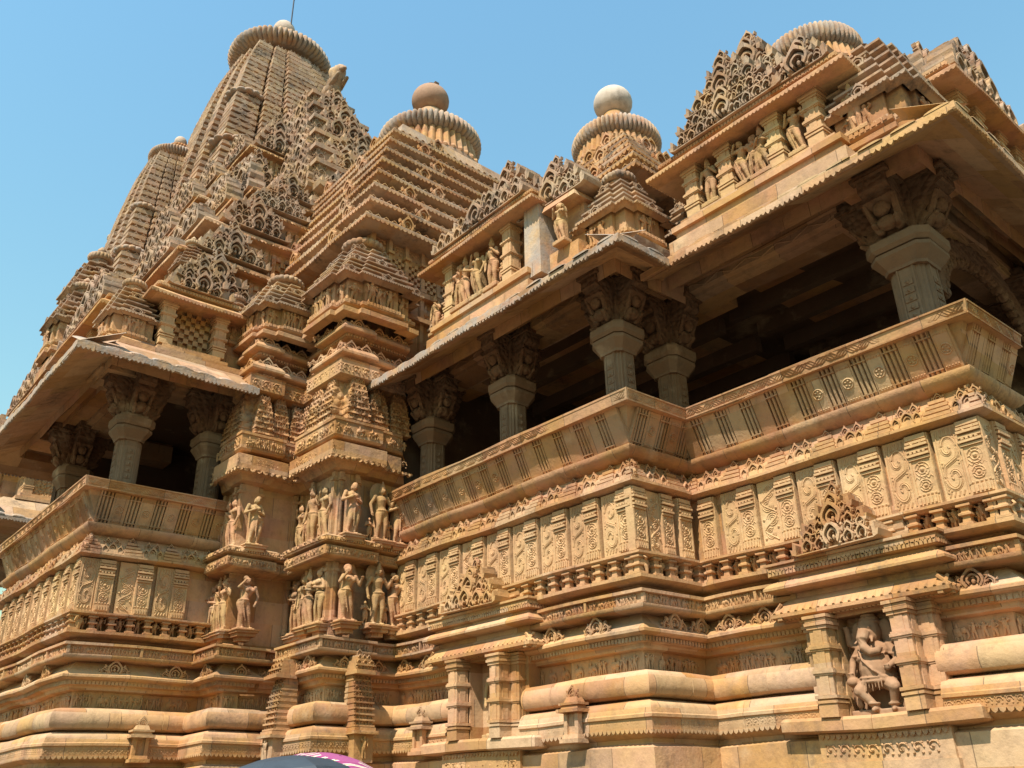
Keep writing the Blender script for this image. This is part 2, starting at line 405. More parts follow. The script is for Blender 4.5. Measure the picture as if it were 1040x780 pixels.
def gav_gable(W_, H_, rows, depth=.35, seed=0, step=.0):
    # stepped triangular mass of interlocking horseshoe arches; base at v=0, centred on u=0
    m = M(); r0 = random.Random(seed); ch = H_/rows
    for i in range(rows):
        tt = i/rows; w = max(W_*(1-tt**1.25)*.98, ch*1.05)
        k = max(1, int(round(w/(ch*1.12)))); cw = w/k; d = depth*(1-.5*tt)
        m.box(-w/2+.04*ch, w/2-.04*ch, i*ch, (i+1)*ch, -.12, max(d-.62*ch, .02)); m.box(-w/2, w/2, i*ch, i*ch+.06*ch, -.12, d-.12*ch)
        sizes = []; tot = 0
        while tot < w*.5:
            q = ch*r0.choice((.62, .85, 1.05, 1.35, 1.0)); sizes.append(q); tot += q
        sizes = [q*w*.5/tot for q in sizes]
        c0 = ch*r0.choice((1.25, 1.5)) if i < rows-1 else ch
        items = [(0.0, c0)]; uu = c0*.42
        for q in sizes:
            if uu+q > w/2+.1*ch: break
            items += [(uu+q*.5, q), (-(uu+q*.5), q)]; uu += q*.94
        for j, (uc, q) in enumerate(items):
            T = np.eye(4); T[:3, 3] = (uc, i*ch+.05*ch, d-.62*ch+(.16*ch if j == 0 else r0.uniform(-.12, .06)*ch)); T[0, 0] = q*1.02; T[1, 1] = q*r0.uniform(.98, 1.12); T[2, 2] = ch*1.7
            m.put(GAV if q > .8*ch else GAVM, T)
            if q < .9*ch and i < rows-1:         # a second small arch stacked over a low one
                T2 = T.copy(); T2[1, 3] += T[1, 1]*.78; T2[2, 3] -= .12*ch; T2[0, 0] *= .8; T2[1, 1] *= .75; m.put(GAVM, T2)
        for sx in (-1, 1):                       # hooked edge
            m.prism([(sx*(w/2-.05*ch), i*ch), (sx*(w/2+.22*ch), i*ch+.1*ch), (sx*(w/2+.30*ch), i*ch+.42*ch), (sx*(w/2+.14*ch), i*ch+.36*ch), (sx*(w/2+.10*ch), i*ch+.80*ch), (sx*(w/2-.08*ch), i*ch+.6*ch)][::sx], -.05, d-.1*ch)
    m.put(GAVM, np.array([[ch*.7, 0, 0, 0], [0, ch*.85, 0, H_-.05*ch], [0, 0, ch, depth*.4-.3*ch], [0, 0, 0, 1.]]))
    return m.arr()

def petals(m, fr, length, pitch, h, w, seed=0):
    k = max(1, int(length/pitch)); p = length/k
    V = []; Fc = []
    for i in range(k):
        a = fr(i*p, 0)
        m.put(PETAL, a@np.diag([p, h, w, 1]))
PET = M(); PET.prism([(0, 0), (.15, -.62), (.5, -1), (.85, -.62), (1, 0)], 0, 1); PETAL = PET.arr()
DEN = M(); DEN.box(.15, .85, 0, 1, 0, 1); DENT = DEN.arr()
def dentils(m, fr, length, pitch, h, w):
    k = max(1, int(length/pitch)); p = length/k
    for i in range(k): m.put(DENT, fr(i*p, 0)@np.diag([p, h, w, 1]))

# segments of a plan path that face the viewer: (frame maker, length)
def segs(path, o):
    out = []; p = np.asarray(path, float); n = len(p)
    for i in range(n-1):
        dd = p[i+1]-p[i]; L = np.linalg.norm(dd); dd = dd/L; nr = np.array([dd[1], -dd[0]])
        s0 = 0; s1 = 0
        if i > 0: q = p[i]-p[i-1]; s0 = np.sign(q[0]*dd[1]-q[1]*dd[0])     # +1: convex corner for right-hand outward
        if i < n-2: q = p[i+2]-p[i+1]; s1 = np.sign(dd[0]*q[1]-dd[1]*q[0])
        st = p[i]+nr*o-dd*o*s0; L2 = L+o*s0+o*s1
        if L2 <= 0.05: continue
        side = 'S' if nr[1] < -.5 else ('E' if nr[0] > .5 else ('W' if nr[0] < -.5 else 'N'))
        if side == 'N': continue
        FR = dict(S=SF, E=EF, W=WF)[side]
        def mk(st=st, dd=dd, FR=FR): return lambda uu, vv, ww=0: FR(st[0]+dd[0]*uu, st[1]+dd[1]*uu, vv) @ np.array([[1, 0, 0, 0], [0, 1, 0, 0], [0, 0, 1, ww], [0, 0, 0, 1.]])
        out.append((mk(), L2, side))
    return out
def at_level(fr, z): return lambda uu, vv: fr(uu, z+vv)

# ================================================================== PLACE
gm = M(); gm.quads([(-4000, -4000, -4.5), (4000, -4000, -4.5), (4000, 4000, -4.5), (-4000, 4000, -4.5)], [(0, 1, 2, 3)])
g = part('ground', gm, plain('low_bounce_ground', (.11, .085, .055), .95)); g['kind'] = 'structure'  # unseen ground, darker than its pale stone to cut bounce under the eaves
T = empty('temple', (-8, 3.8, -4.49))
tag(T, 'carved sandstone temple with balconies, stepped pyramid roofs and a tall curved spire', 'temple')

YA = 3.8                                             # long axis of the temple
# plan (outward on the right), stepping from the sanctum (left) to the porch (right)
P_W = [(-26.5, 2.0), (-26.5, -4.0), (-19.5, -4.0), (-19.5, -2.0), (-15.6, -2.0), (-15.6, -2.43), (-13.4, -2.43)]
P_C0 = [(-13.4, -2.43), (-13.4, -4.55), (-8.09, -4.55), (-8.09, -2.43)]
P_T = [(-8.09, -2.43), (-7.62, -2.43), (-7.62, -2.48), (-7.12, -2.48), (-7.12, -2.0), (-7.22, -2.0), (-7.22, -1.30), (-6.50, -1.30), (-6.50, -1.50), (-5.48, -1.50), (-5.48, -.90), (-5.58, -.90), (-5.58, 0.0)]
P_T1 = P_T[:7]; P_T2 = P_T[6:]
P_C1 = [(-5.58, 0.0), (0, 0), (0, 1.25)]
P_C2 = [(0, 1.25), (4.07, 1.25), (4.07, 2.30), (3.75, 2.30), (3.75, 2.62)]
def joinp(*ps):
    out = list(ps[0])
    for p in ps[1:]: out += list(p[1:])
    return out
NICHES = [(-3.76, -2.08, 0.0, 'main'), (1.78, 3.22, 1.25, 'porch')]    # x0, x1, y of the wall

LOW_PROF = [(.75, -4.5), (.75, -4.1), (.6, -4.0), (.6, -3.5), (.42, -3.4), (.30, -3.35), (.30, -2.36), (.18, -2.32), (.18, -2.26),
            (.22, -2.24), (.30, -2.20), (.31, -2.16), (.31, -2.03), (.335, -2.02), (.335, -1.985), (.315, -1.97), (.30, -1.90), (.26, -1.85), (.18, -1.82), (.02, -1.81),
            (.02, -1.79), (.19, -1.79), (.25, -1.76), (.275, -1.715), (.282, -1.655), (.272, -1.585), (.24, -1.52), (.18, -1.475), (.10, -1.462), (-.08, -1.46),
            (-.10, -1.44), (-.10, -1.20), (.00, -1.18), (.02, -1.12), (.08, -1.11), (.10, -1.04), (.18, -1.02), (.20, -1.00), (.20, -.965), (.16, -.93), (.06, -.86), (-.02, -.78), (-.05, -.74)]
MID_PROF = [(-.05, -.745), (.16, -.742), (.23, -.725), (.25, -.70), (.25, -.665), (.19, -.655), (.19, -.53), (.25, -.52), (.25, -.48), (.10, -.465), (.02, -.43)]
BAL_PROF = [(.02, -.432), (.06, -.40), (.22, -.38), (.28, -.345), (.28, -.30), (-.02, -.29), (-.02, -.07), (.24, -.06), (.285, -.03), (.285, .0), (.12, .01), (.10, .02), (.10, .90), (.22, .905), (.29, .94), (.29, .975), (.24, .985),
            (.22, 1.06), (.19, 1.07), (.17, 1.14), (.14, 1.15), (.12, 1.22), (.08, 1.23), (.05, 1.31), (.10, 1.325), (.17, 1.36), (.215, 1.41), (.235, 1.455), (.235, 1.485), (.17, 1.50), (.10, 1.505), (-.3, 1.51)]

def nb(path):      # neighbouring plan points of a piece of the wall line
    G = joinp(P_W, P_C0, P_T, P_C1, P_C2); a, b = path[0], path[-1]
    i = G.index(tuple(a)) if tuple(a) in G else -1; j = G.index(tuple(b)) if tuple(b) in G else -1
    return dict(pre=G[i-1] if i > 0 else None, post=G[j+1] if 0 <= j < len(G)-1 else None)
def cut_path(path, x0, x1):
    # split a path on its south-facing run between x0 and x1
    a = []; b = []; 
    for i, p in enumerate(path):
        a.append(p)
        if i < len(path)-1 and path[i][0] < x0 and path[i+1][0] > x1 and abs(path[i][1]-path[i+1][1]) < 1e-6:
            y = p[1]; return a+[(x0, y)], [(x1, y)]+list(path[i+1:])
    return path, []
# ---- plinth mouldings, one part for each projecting block of the plan
c1a, c1b = cut_path(P_C1, *NICHES[0][:2]); c2a, c2b = cut_path(P_C2, *NICHES[1][:2])
PL = [(P_W, 'smooth'), (P_C0, 'smooth'), (P_T1, 'smooth'), (P_T2, 'smooth'), (joinp(c1a), 'smooth'), (joinp(c1b), 'smooth'), (c2a, 'smooth'), (c2b, 'smooth')]
GAVL = []
plinths = []
for path, mt in PL:
    m = M(); m.courses(path, LOW_PROF, (-4.0, -3.35, -2.32, -1.81, -1.46, -1.20), **nb(path))
    for fr, L, side in segs(path, .335):      # carved fringe on the vase moulding
        petals(m, lambda a, b, fr=fr: fr(a, -2.165, -.03), L, .075, .05, .025)
    for fr, L, side in segs(path, .31):
        if L > .2: frieze_row(m, lambda a, b, fr=fr: fr(a, -2.145+b, -.004), L, .105, 'leaf', .28, seed=int(L*100))
    for fr, L, side in segs(path, .08):
        dentils(m, lambda a, b, fr=fr: fr(a, -1.105, -.02), L, .06, .055, .045)
    for fr, L, side in segs(path, -.10):
        if L > .2: frieze_row(m, lambda a, b, fr=fr: fr(a, -1.43+b, -.004), L, .20, 'procession', .30, seed=int(L*77))
    pb_ = nb(path); bk = list(path); bk = ([pb_['pre']] if pb_['pre'] else [])+bk+([pb_['post']] if pb_['post'] else [])
    B = M(); B.sweep(path, [(-.17, -4.5), (-.17, 1.3 if path[0] not in (P_T1[0], P_T2[0]) else 5.0)], **pb_); m.put(B)
    pl = part('plinth_moulding', m, mt, T, smooth=32)
    plinths.append(pl)
# gable ornaments standing on the sloping course
def course_ornament(fr, parent, s=.30):
    m = M(); m.put(GAV, fr@np.diag([s, s*.8, s*.55, 1])); m.put(GAVM, fr@np.array([[s*.5, 0, 0, -s*.55], [0, s*.45, 0, 0], [0, 0, s*.4, 0], [0, 0, 0, 1.]])); m.put(GAVM, fr@np.array([[s*.5, 0, 0, s*.55], [0, s*.45, 0, 0], [0, 0, s*.4, 0], [0, 0, 0, 1.]]))
    return part('arch_ornament', m, 'sand', parent)
for px, y in ((-5.15, 0), (-4.5, 0), (-1.55, 0), (-.65, 0), (.55, 1.25), (1.12, 1.25), (3.75, 1.25)):
    course_ornament(SF(px, y-.13, -.965), T)
for x, yy in ((0, .45), (0, 1.0), (-8.09, -3.95), (-8.09, -2.95), (4.07, 1.7)):
    course_ornament(EF(x+.13, yy, -.965), T, .30)
for px, y in ((-9.0, -4.55), (-10.2, -4.55), (-7.4, -2.48), (-6.9, -1.3), (-6.15, -1.5), (-5.7, -1.5)):
    course_ornament(SF(px, y-.13, -.965), T)
for x, yy in ((-7.12, -2.2), (-7.22, -1.6), (-5.48, -1.2), (-5.58, -.5)):
    course_ornament(EF(x+.13, yy, -.965), T, .25)
# tiny shrine models on the vase moulding
def shrine_model():
    m = M()
    m.box(-.17, .17, -.03, .16, 0, .05); m.box(-.14, .14, -.03, .13, .05, .10, .01)
    m.box(-.10, .10, -.05, .07, .10, .36)
    for sx in (-1, 1): m.box(sx*.10-.03, sx*.10+.03, .03, .11, .10, .36)
    m.put(LOW[0], np.array([[.13, 0, 0, 0], [0, 0, .06, .06], [0, .22, 0, .11], [0, 0, 0, 1.]]))
    m.box(-.20, .20, -.05, .18, .36, .40, .0); m.box(-.16, .16, -.05, .14, .40, .45, .02); m.box(-.18, .18, -.05, .15, .45, .48); m.box(-.12, .12, -.05, .11, .48, .55, .03)
    m.put(GAV, np.array([[.20, 0, 0, 0], [0, 0, .10, .05], [0, .16, 0, .52], [0, 0, 0, 1.]]))
    return mesh_of('shrine_model', m, 'sand')
SHM = shrine_model()
def place_me(name, me, parent, loc, side='S'):
    o = link(name, me, parent, loc); o.rotation_euler.z = {'S': math.pi, 'E': -math.pi/2, 'W': math.pi/2}[side]; return o
for x, y, s in ((-.95, -.31, 'S'), (-4.35, -.31, 'S'), (-7.78, -3.45, 'E')):
    place_me('shrine_model', SHM, T, (x, y, -2.27), s)

# ---- procession frieze, continuous round the building
for path in (P_W, P_C0, P_T1, P_T2, P_C1, P_C2):
    m = M(); m.sweep(path, MID_PROF, **nb(path))
    for k, (fr, L, side) in enumerate(segs(path, .19)):
        n = max(1, int(round(L/1.0))); w = L/n
        for q in range(n):
            m.box(0, 0.001, 0, .001, 0, .001) if False else None
            B = M(); B.box(-.02, .02, -.655, -.53, 0, .046); vv, ll, cc = B.arr()
            m.put((vv, ll, cc), fr(q*w, 0))
            frieze_row(m, lambda a, b, fr=fr, q=q, w=w: fr(q*w+.04+a, -.655+b, -.004), w-.06, .128, 'procession', .38, seed=q*13+k*7+int(abs(path[0][0])*10))
    part('procession_frieze', m, 'sand', T, smooth=40)

# ---- balcony walls: balusters, cornice, panels
def make_panel(kind):
    m = M(); w, h = .58, .86
    if kind in ('scroll', 'both', 'vine', 'mirror'):
        m.box(-.29, -.0, -.02, .075, 0, h)
    if kind == 'vine':
        for cz, R in ((.70, .075), (.53, .085), (.34, .085), (.16, .07)):
            for q_ in (1, .68, .36): m.tube(arr3(arcpts(-.145+(.02 if cz in (.70, .34) else -.02), cz, R*q_, -120 if cz in (.70, .34) else 60, 170 if cz in (.70, .34) else 350, 13), .078), .009, 4, False)
        uu_ = np.linspace(.06, .80, 30); m.tube(np.stack([-.145+.10*np.sin(uu_*2*math.pi/.37+1.2), np.full(30, .078), uu_], -1), .012, 5, False)
        for k in range(6): m.sphere((-.25+.2*(k % 2), .076, .1+.125*k), .022, 5, 4)
    if kind in ('both', 'mirror'):
        def spiral(cx, cy, R, dirn, a0, turns=1.6):
            a = np.linspace(0, turns*2*math.pi, 26); rr = R*(1-a/(turns*2*math.pi)*.86)
            return np.stack([cx+rr*np.cos(a0+dirn*a), .078+0*a, cy+rr*np.sin(a0+dirn*a)], -1)
        sc = []
        aa = np.linspace(-2.6*math.pi, 0, 34)
        for q in aa: t_ = 1+q/(2.6*math.pi); sc.append((-.148+(.012+.102*t_)*math.cos(-q-.9), .610+(.012+.102*t_)*1.55*math.sin(-q-.9)))
        ab = np.linspace(0, 2.6*math.pi, 34)
        for q in ab: t_ = 1-q/(2.6*math.pi); sc.append((-.142+(.012+.102*t_)*math.cos(q+math.pi-.9), .262+(.012+.102*t_)*1.55*math.sin(q+math.pi-.9)))
        sc = np.array(sc)
        if kind == 'mirror': sc[:, 0] = -.29-sc[:, 0]
        tg = np.gradient(sc, axis=0); tg /= np.linalg.norm(tg, axis=1)[:, None]+1e-9; nn_ = np.stack([-tg[:, 1], tg[:, 0]], -1)
        m.tube(arr3(sc, .078), .0125, 5, False)
        for off in (.021, -.021): m.tube(arr3(sc[8:-8]+nn_[8:-8]*off, .077), .0065, 4, False)
        for (cx, cz) in ((-.235, .43), (-.05, .43), (-.23, .12), (-.06, .735)):
            for a_ in range(3): m.sphere((cx+.022*math.cos(a_*2.1), .074, cz+.022*math.sin(a_*2.1)), .017, 5, 3)
        m.tube([(-.255, .08, .10), (-.262, .08, .5), (-.25, .08, .80)], .008, 4, False); m.tube([(-.03, .08, .05), (-.03, .08, .45), (-.05, .08, .80)], .008, 4, False)
        for k in range(5): m.tube([(-.25+.05*k, .078, .75), (-.235+.045*k, .08, .83)], .012, 4, False)
        for k in range(4): m.tube([(-.24+.05*k, .078, .05), (-.22+.05*k, .08, .10)], .011, 4, False)
    if kind in ('pil', 'both', 'vine', 'mirror'):
        m.box(.0, .27, -.02, .105, 0, h)
        m.box(.02, .25, .10, .125, .02, .12); m.box(.015, .255, .10, .13, .80, h-.004)
        for k in range(5): m.box(.03+.044*k, .03+.044*k+.024, .12, .138, .035, .105)
        for z, e in ((.56, .13), (.60, .15), (.66, .135), (.71, .155), (.755, .14)): m.box(.012-(e-.13)*.3, .258+(e-.13)*.3, .10, e, z, z+.028)
        for k in range(4): m.box(.045+.05*k, .045+.05*k+.028, .12, .148, .635, .66)
        m.tube(arr3(arcpts(.135, .80, .075, 200, 340, 9), .135), .011, 4, False)
        for cz, R in ((.44, .085), (.25, .07)):
            m.tube(arr3(arcpts(.135, cz, R, 0, 360, 15), .108), .010, 4, False); m.tube(arr3(arcpts(.135, cz, R*.6, 0, 360, 12), .108), .010, 4, False)
            m.sphere((.135, .106, cz), R*.33, 6, 4)
            for k in range(6):
                a = k*math.pi/3; m.tube([(.135+R*.6*math.cos(a), .108, cz+R*.6*math.sin(a)), (.135+R*math.cos(a), .108, cz+R*math.sin(a))], .009, 4, False)
        for k in range(5): m.sphere((.04+.048*k, .107, .145), .019, 5, 4)
        for k in range(4): m.tube([(.03+.055*k, .107, .33), (.055+.055*k, .107, .36), (.08+.055*k, .107, .33)], .009, 4, False)
        for x in (.015, .255): m.box(x-.012, x+.012, .10, .118, .13, .55)
    v, l, c = m.arr(); v[:, 1] *= -1     # w out = -Y on a south wall
    return mesh_of('carved_panel', (v, l, c), 'panel')
def arr3(p2, w): p2 = np.asarray(p2); return np.stack([p2[:, 0], np.full(len(p2), w), p2[:, 1]], -1)
PAN = {k: make_panel(k) for k in ('both', 'pil', 'vine', 'mirror')}
_pr = random.Random(5)
def panel(kind, x, y, side, s=1.0):
    if kind == 'both': kind = _pr.choice(('both', 'both', 'mirror', 'vine'))
    o = link('carved_panel', PAN[kind], T, (x, y, .015)); o.rotation_euler.z = {'S': 0, 'E': math.pi/2, 'W': -math.pi/2}[side]; o.scale = (s, 1, 1); return o
def mini_roofs(m, fr, L, seed):
    # alternating little stepped roofs and arches above the panels
    k = max(1, int(round(L/.36))); p = L/k
    for i in range(k):
        u0 = i*p
        if i % 2 == 0:
            for q, (z, e, w) in enumerate(((.985, .035, .47), (1.05, .005, .43), (1.115, -.03, .37), (1.18, -.06, .28))):
                B = M(); B.box(-p*w, p*w, z, z+.04, -.10, e); m.put(B, fr(u0+p/2, 0, -.05))
            m.put(GAVM, fr(u0+p/2, 1.20, -.20)@np.diag([.13, .12, .10, 1]))
        else:
            m.put(GAV, fr(u0+p/2, .985, -.13)@np.diag([p*.58, .20, .22, 1])); m.put(GAVM, fr(u0+p*.28, 1.12, -.17)@np.diag([p*.36, .15, .16, 1])); m.put(GAVM, fr(u0+p*.72, 1.12, -.17)@np.diag([p*.36, .15, .16, 1]))
            for sx in (-1, 1): m.put(GAVM, fr(u0+p/2+sx*p*.36, .985, -.11)@np.diag([p*.36, .15, .22, 1]))
def balcony_wall(path, name='balcony_wall'):
    m = M(); pth_ = list(path)
    for i_, j_ in ((0, 1), (-1, -2)):
        dd = np.subtract(path[i_], path[j_]); dd = dd/np.linalg.norm(dd)*.3; q_ = tuple(np.add(path[i_], dd)); pth_[i_] = q_
    m.courses(pth_, BAL_PROF, (-.29, .01, .90, 1.31))
    for k, (fr, L, side) in enumerate(segs(path, .285)):
        n = max(1, int(round(L/.30))); w = L/n
        for q in range(n):
            m.put(BAL, fr(q*w+w*.28, -.295, -.10)@np.diag([.15, .235, .15, 1]))
            m.put(LOW[(q*5+k) % 6], fr(q*w+w*.78, -.29, -.22)@np.diag([.24, .23, .5, 1])); m.put(LOW[(q*3+k+1) % 6], fr(q*w+w*.60, -.29, -.24)@np.diag([-.17, .17, .45, 1]))
        mini_roofs(m, fr, L, k)
    return part(name, m, 'sand', T, smooth=30)
for p in (P_C0, P_C1, P_C2): balcony_wall(p)
# panels; x is the panel's middle
def prow(side, fixed, a, b, n, flip=False, first=None):
    w = (b-a)/n
    for i in range(n):
        c = a+w*(i+.5)
        o = panel('both', c if side == 'S' else fixed, fixed if side == 'S' else c, side, w/.58*.985)
prow('S', -.10, -5.45, .20, 9)
panel('pil', .10, -.22, 'E', 1.0); o = panel('both', .10, .36, 'E', .9); panel('pil', .11, .72, 'E', 1.0)
panel('pil', .30, 1.15, 'S', 1.0)
prow('S', 1.15, .66, 4.27, 6)
prow('E', 4.17, 1.05, 2.28, 2)
for i, yy in enumerate((-4.46, -3.83, -3.20)):
    panel('both', -7.99, yy, 'E', -1.0 if False else 1.0)
prow('S', -4.65, -13.2, -7.9, 9)

# ---- slanting seat-backs (railings)
R0, R1, R2 = (1.505, .13), (2.012, .356), (2.19, .441)
RAIL_PROF = [(-.05, 1.47), (.10, 1.47), (.13, 1.505), (.085, 1.53), (.30, 2.012), (.356, 2.014), (.41, 2.016), (.441, 2.19), (.25, 2.20), (.22, 2.05), (-.05, 1.47)]
def railing(path, rosettes, seed):
    r0 = random.Random(seed)
    m = M(); m.sweep(path, RAIL_PROF)
    cm = M()
    slant = math.atan2(R1[1]-R0[1], R1[0]-R0[0]); SL = math.hypot(R1[1]-R0[1], R1[0]-R0[0])
    for k, (fr, L, side) in enumerate(segs(path, .13)):
        Rm = np.eye(4); c, s_ = math.cos(slant), math.sin(slant); Rm[1:3, 1:3] = [[c, -s_], [s_, c]]   # tilt v outwards
        conv = 0
        n = max(1, int(round(L/.44))); w = L/n
        for q in range(n):
            base = fr(q*w+w*.28, 1.505)@Rm
            for t_ in (-.062, .0, .062):
                b = M(); b.tube([(t_, .0, -.016), (t_, SL, -.016)], .021, 6, False)
                for z in (.07, SL-.08): b.box(t_-.030, t_+.030, z-.008, z+.008, 0, .018)
                m.put(b, base)
            b = M(); b.box(.10, w-.10, .0, SL, -.08, .004)
            m.put(b, base)
            if q == 0: b = M(); b.box(-w*.28, -.10, .0, SL, -.08, .0035); m.put(b, base)
            if q == n-1: b = M(); b.box(w*.70, w*.74, .0, SL, -.08, .0035); m.put(b, base)
            if rosettes(q/n):
                bb = fr(q*w+w*.78, 1.505)@Rm; b = M()
                b.box(-.085, .085, .05, SL-.05, -.01, .014)
                b.tube(np.stack([.065*np.cos(np.linspace(0, 6.283, 14)), SL*.5+.065*np.sin(np.linspace(0, 6.283, 14)), np.full(14, .016)], -1), .010, 4, False)
                for a in range(5): b.sphere((.035*math.cos(a*1.2566), SL*.5+.035*math.sin(a*1.2566), .016), .016, 5, 3)
                for a in range(5):
                    b.sphere((-.075+.037*a, SL-.075, .012), .014, 5, 3); b.sphere((-.075+.037*a, .075, .012), .014, 5, 3)
                m.put(b, bb)
    for k, (fr, L, side) in enumerate(segs(path, .412)):
        tl = math.atan2(.441-.412, .174); Rm = np.eye(4); c, s_ = math.cos(tl), math.sin(tl); Rm[1:3, 1:3] = [[c, -s_], [s_, c]]
        n = int(L/.013); uu = np.linspace(.03, L-.03, max(n, 20))
        for ph in (0, 1.05, 2.1, 3.14):
            yy = .088+.045*np.sin(uu*2*math.pi/.30+ph)
            b = M(); b.tube(np.stack([uu, yy, np.full(len(uu), .003)], -1), .0085, 3, False); cm.put(b, fr(0, 2.016)@Rm)
        for yv in (.014, .160):
            b = M(); b.box(0, L, yv-.010, yv+.010, -.01, .010); cm.put(b, fr(0, 2.016)@Rm)
        # chipped edge
        for q in range(int(L*1.3)):
            pass
    rl = part('balcony_railing', m, 'smooth', T, smooth=30)
    part('rail_moulding', cm, 'sand', rl)
    return rl
railing(P_C0, lambda t: t > .45 or True, 1)
railing(P_C1, lambda t: t < .5, 2)
railing(P_C2[:3], lambda t: t > .4, 3)

# ---- hall interior: floor, ceiling, back walls and added light-blocking walls
m = M()
for (x0, x1, y0, y1) in ((-13.4, -8.09, -4.55, 1), (-5.58, 0, 0, 7.6), (0, 4.07, 1.25, 6.35), (-13.4, -8.0, -1.0, 10), (-8.0, -5.7, -.9, 7)):
    m.box(x0+.02, x1-.02, y0+.02, y1, 1.2, 1.44)
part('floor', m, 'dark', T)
m = M()
m.box(-5.6, .0, 6.6, 7.0, 1.4, 4.9); m.box(-.2, 4.0, 6.1, 6.4, 1.4, 4.9); m.box(-13.3, -8.1, .9, 1.3, 1.4, 5.2); m.box(-13.4, -13.1, -4.2, 1, 1.4, 5.2); m.box(-6.0, -5.75, -.6, 7, 1.4, 5.0)  # far-side walls added to darken the halls, which are open there
m.box(-8.3, -8.0, -2.2, 1, 1.4, 5.0)
part('inner_and_added_wall', m, 'dark', T)

# ---- pillars
def pillar_mesh():
    sh = M(); prof = []
    pl = []
    for i in range(16):
        a = i*math.pi/8+math.pi/16; 
        pl.append((math.cos(a), math.sin(a)))
    star = []
    for q in range(4):
        c, s_ = math.cos(q*math.pi/2), math.sin(q*math.pi/2)
        for (x, y) in ((.27, -.13), (.27, .13), (.235, .14), (.235, .19), (.20, .20), (.19, .235), (.14, .235)): star.append((c*x-s_*y, s_*x+c*y))
    sh.prism([(x*.92, y*.92) for x, y in star], 1.4, 3.24)
    b = M()
    for q in range(4):                      # carved strip on each face
        fr = rotz(q*math.pi/2)
        for k in range(12):
            t = M(); t.box(.240, .262, -.07, .07, 1.62+k*.12, 1.70+k*.12); t.sphere((.258, 0, 1.66+k*.12), .032, 5, 4); sh.put(t, fr)
        t = M(); t.box(.240, .260, -.112, -.09, 1.5, 3.2); t.box(.240, .260, .09, .112, 1.5, 3.2); sh.put(t, fr)
    cp = M()
    def sq(h, z0, h2, z1, ch=.32):
        oct_ = lambda h: [(h, -h*(1-ch)), (h, h*(1-ch)), (h*(1-ch), h), (-h*(1-ch), h), (-h, h*(1-ch)), (-h, -h*(1-ch)), (-h*(1-ch), -h), (h*(1-ch), -h)]
        A, B = oct_(h), oct_(h2); n = 8
        cp.add([(x, y, z0) for x, y in A]+[(x, y, z1) for x, y in B], [(i, (i+1) % n, n+(i+1) % n, n+i) for i in range(n)]+[tuple(range(n))[::-1], tuple(range(n, 2*n))])
    for a in ((.27, 3.20, .28, 3.24), (.28, 3.24, .39, 3.38), (.39, 3.38, .39, 3.43), (.35, 3.43, .35, 3.46), (.38, 3.46, .42, 3.51), (.42, 3.51, .42, 3.62), (.34, 3.62, .32, 3.70)): sq(*a)
    br = M(); br.box(-.26, .26, -.26, .26, 3.62, 4.40)
    for q in range(4):                      # four corbel brackets, each with a crouching bearer
        fr = rotz(q*math.pi/2)
        t = M()
        out = [(.2, 3.68), (.34, 3.72), (.44, 3.82), (.39, 3.92), (.50, 4.0), (.63, 4.10), (.60, 4.20), (.70, 4.24), (.70, 4.42), (.2, 4.42)]
        vv = [(x, -.19, z) for x, z in out]+[(x, .19, z) for x, z in out]; n = len(out)
        t.add(vv, [tuple(range(n)), tuple(range(n, 2*n))[::-1]]+[(i, n+i, n+(i+1) % n, (i+1) % n) for i in range(n)])
        t.sphere((.52, 0, 4.0), .11, 8, 6, (.9, 1.1, 1)); t.sphere((.41, 0, 3.82), .13, 8, 6, (1, 1.15, .8))
        for sy in (-1, 1):
            t.cap((.43, sy*.15, 3.86), (.58, sy*.19, 4.1), .05, .04, 6); t.cap((.37, sy*.12, 3.74), (.50, sy*.15, 3.82), .06, .04, 6)
        t.box(.24, .76, -.25, .25, 4.40, 4.46); t.box(.24, .72, -.22, .22, 4.46, 4.62)
        br.put(t, fr)
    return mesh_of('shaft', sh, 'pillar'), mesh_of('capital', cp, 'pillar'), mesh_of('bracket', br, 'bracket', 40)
PSH, PCA, PBR = pillar_mesh()
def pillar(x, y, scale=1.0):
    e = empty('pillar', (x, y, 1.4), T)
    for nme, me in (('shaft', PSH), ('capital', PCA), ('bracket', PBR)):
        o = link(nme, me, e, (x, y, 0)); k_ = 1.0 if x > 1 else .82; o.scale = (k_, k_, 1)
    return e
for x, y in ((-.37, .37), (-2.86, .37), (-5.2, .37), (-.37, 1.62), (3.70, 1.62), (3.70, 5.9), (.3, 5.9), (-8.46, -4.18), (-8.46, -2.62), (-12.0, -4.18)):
    pillar(x, y)

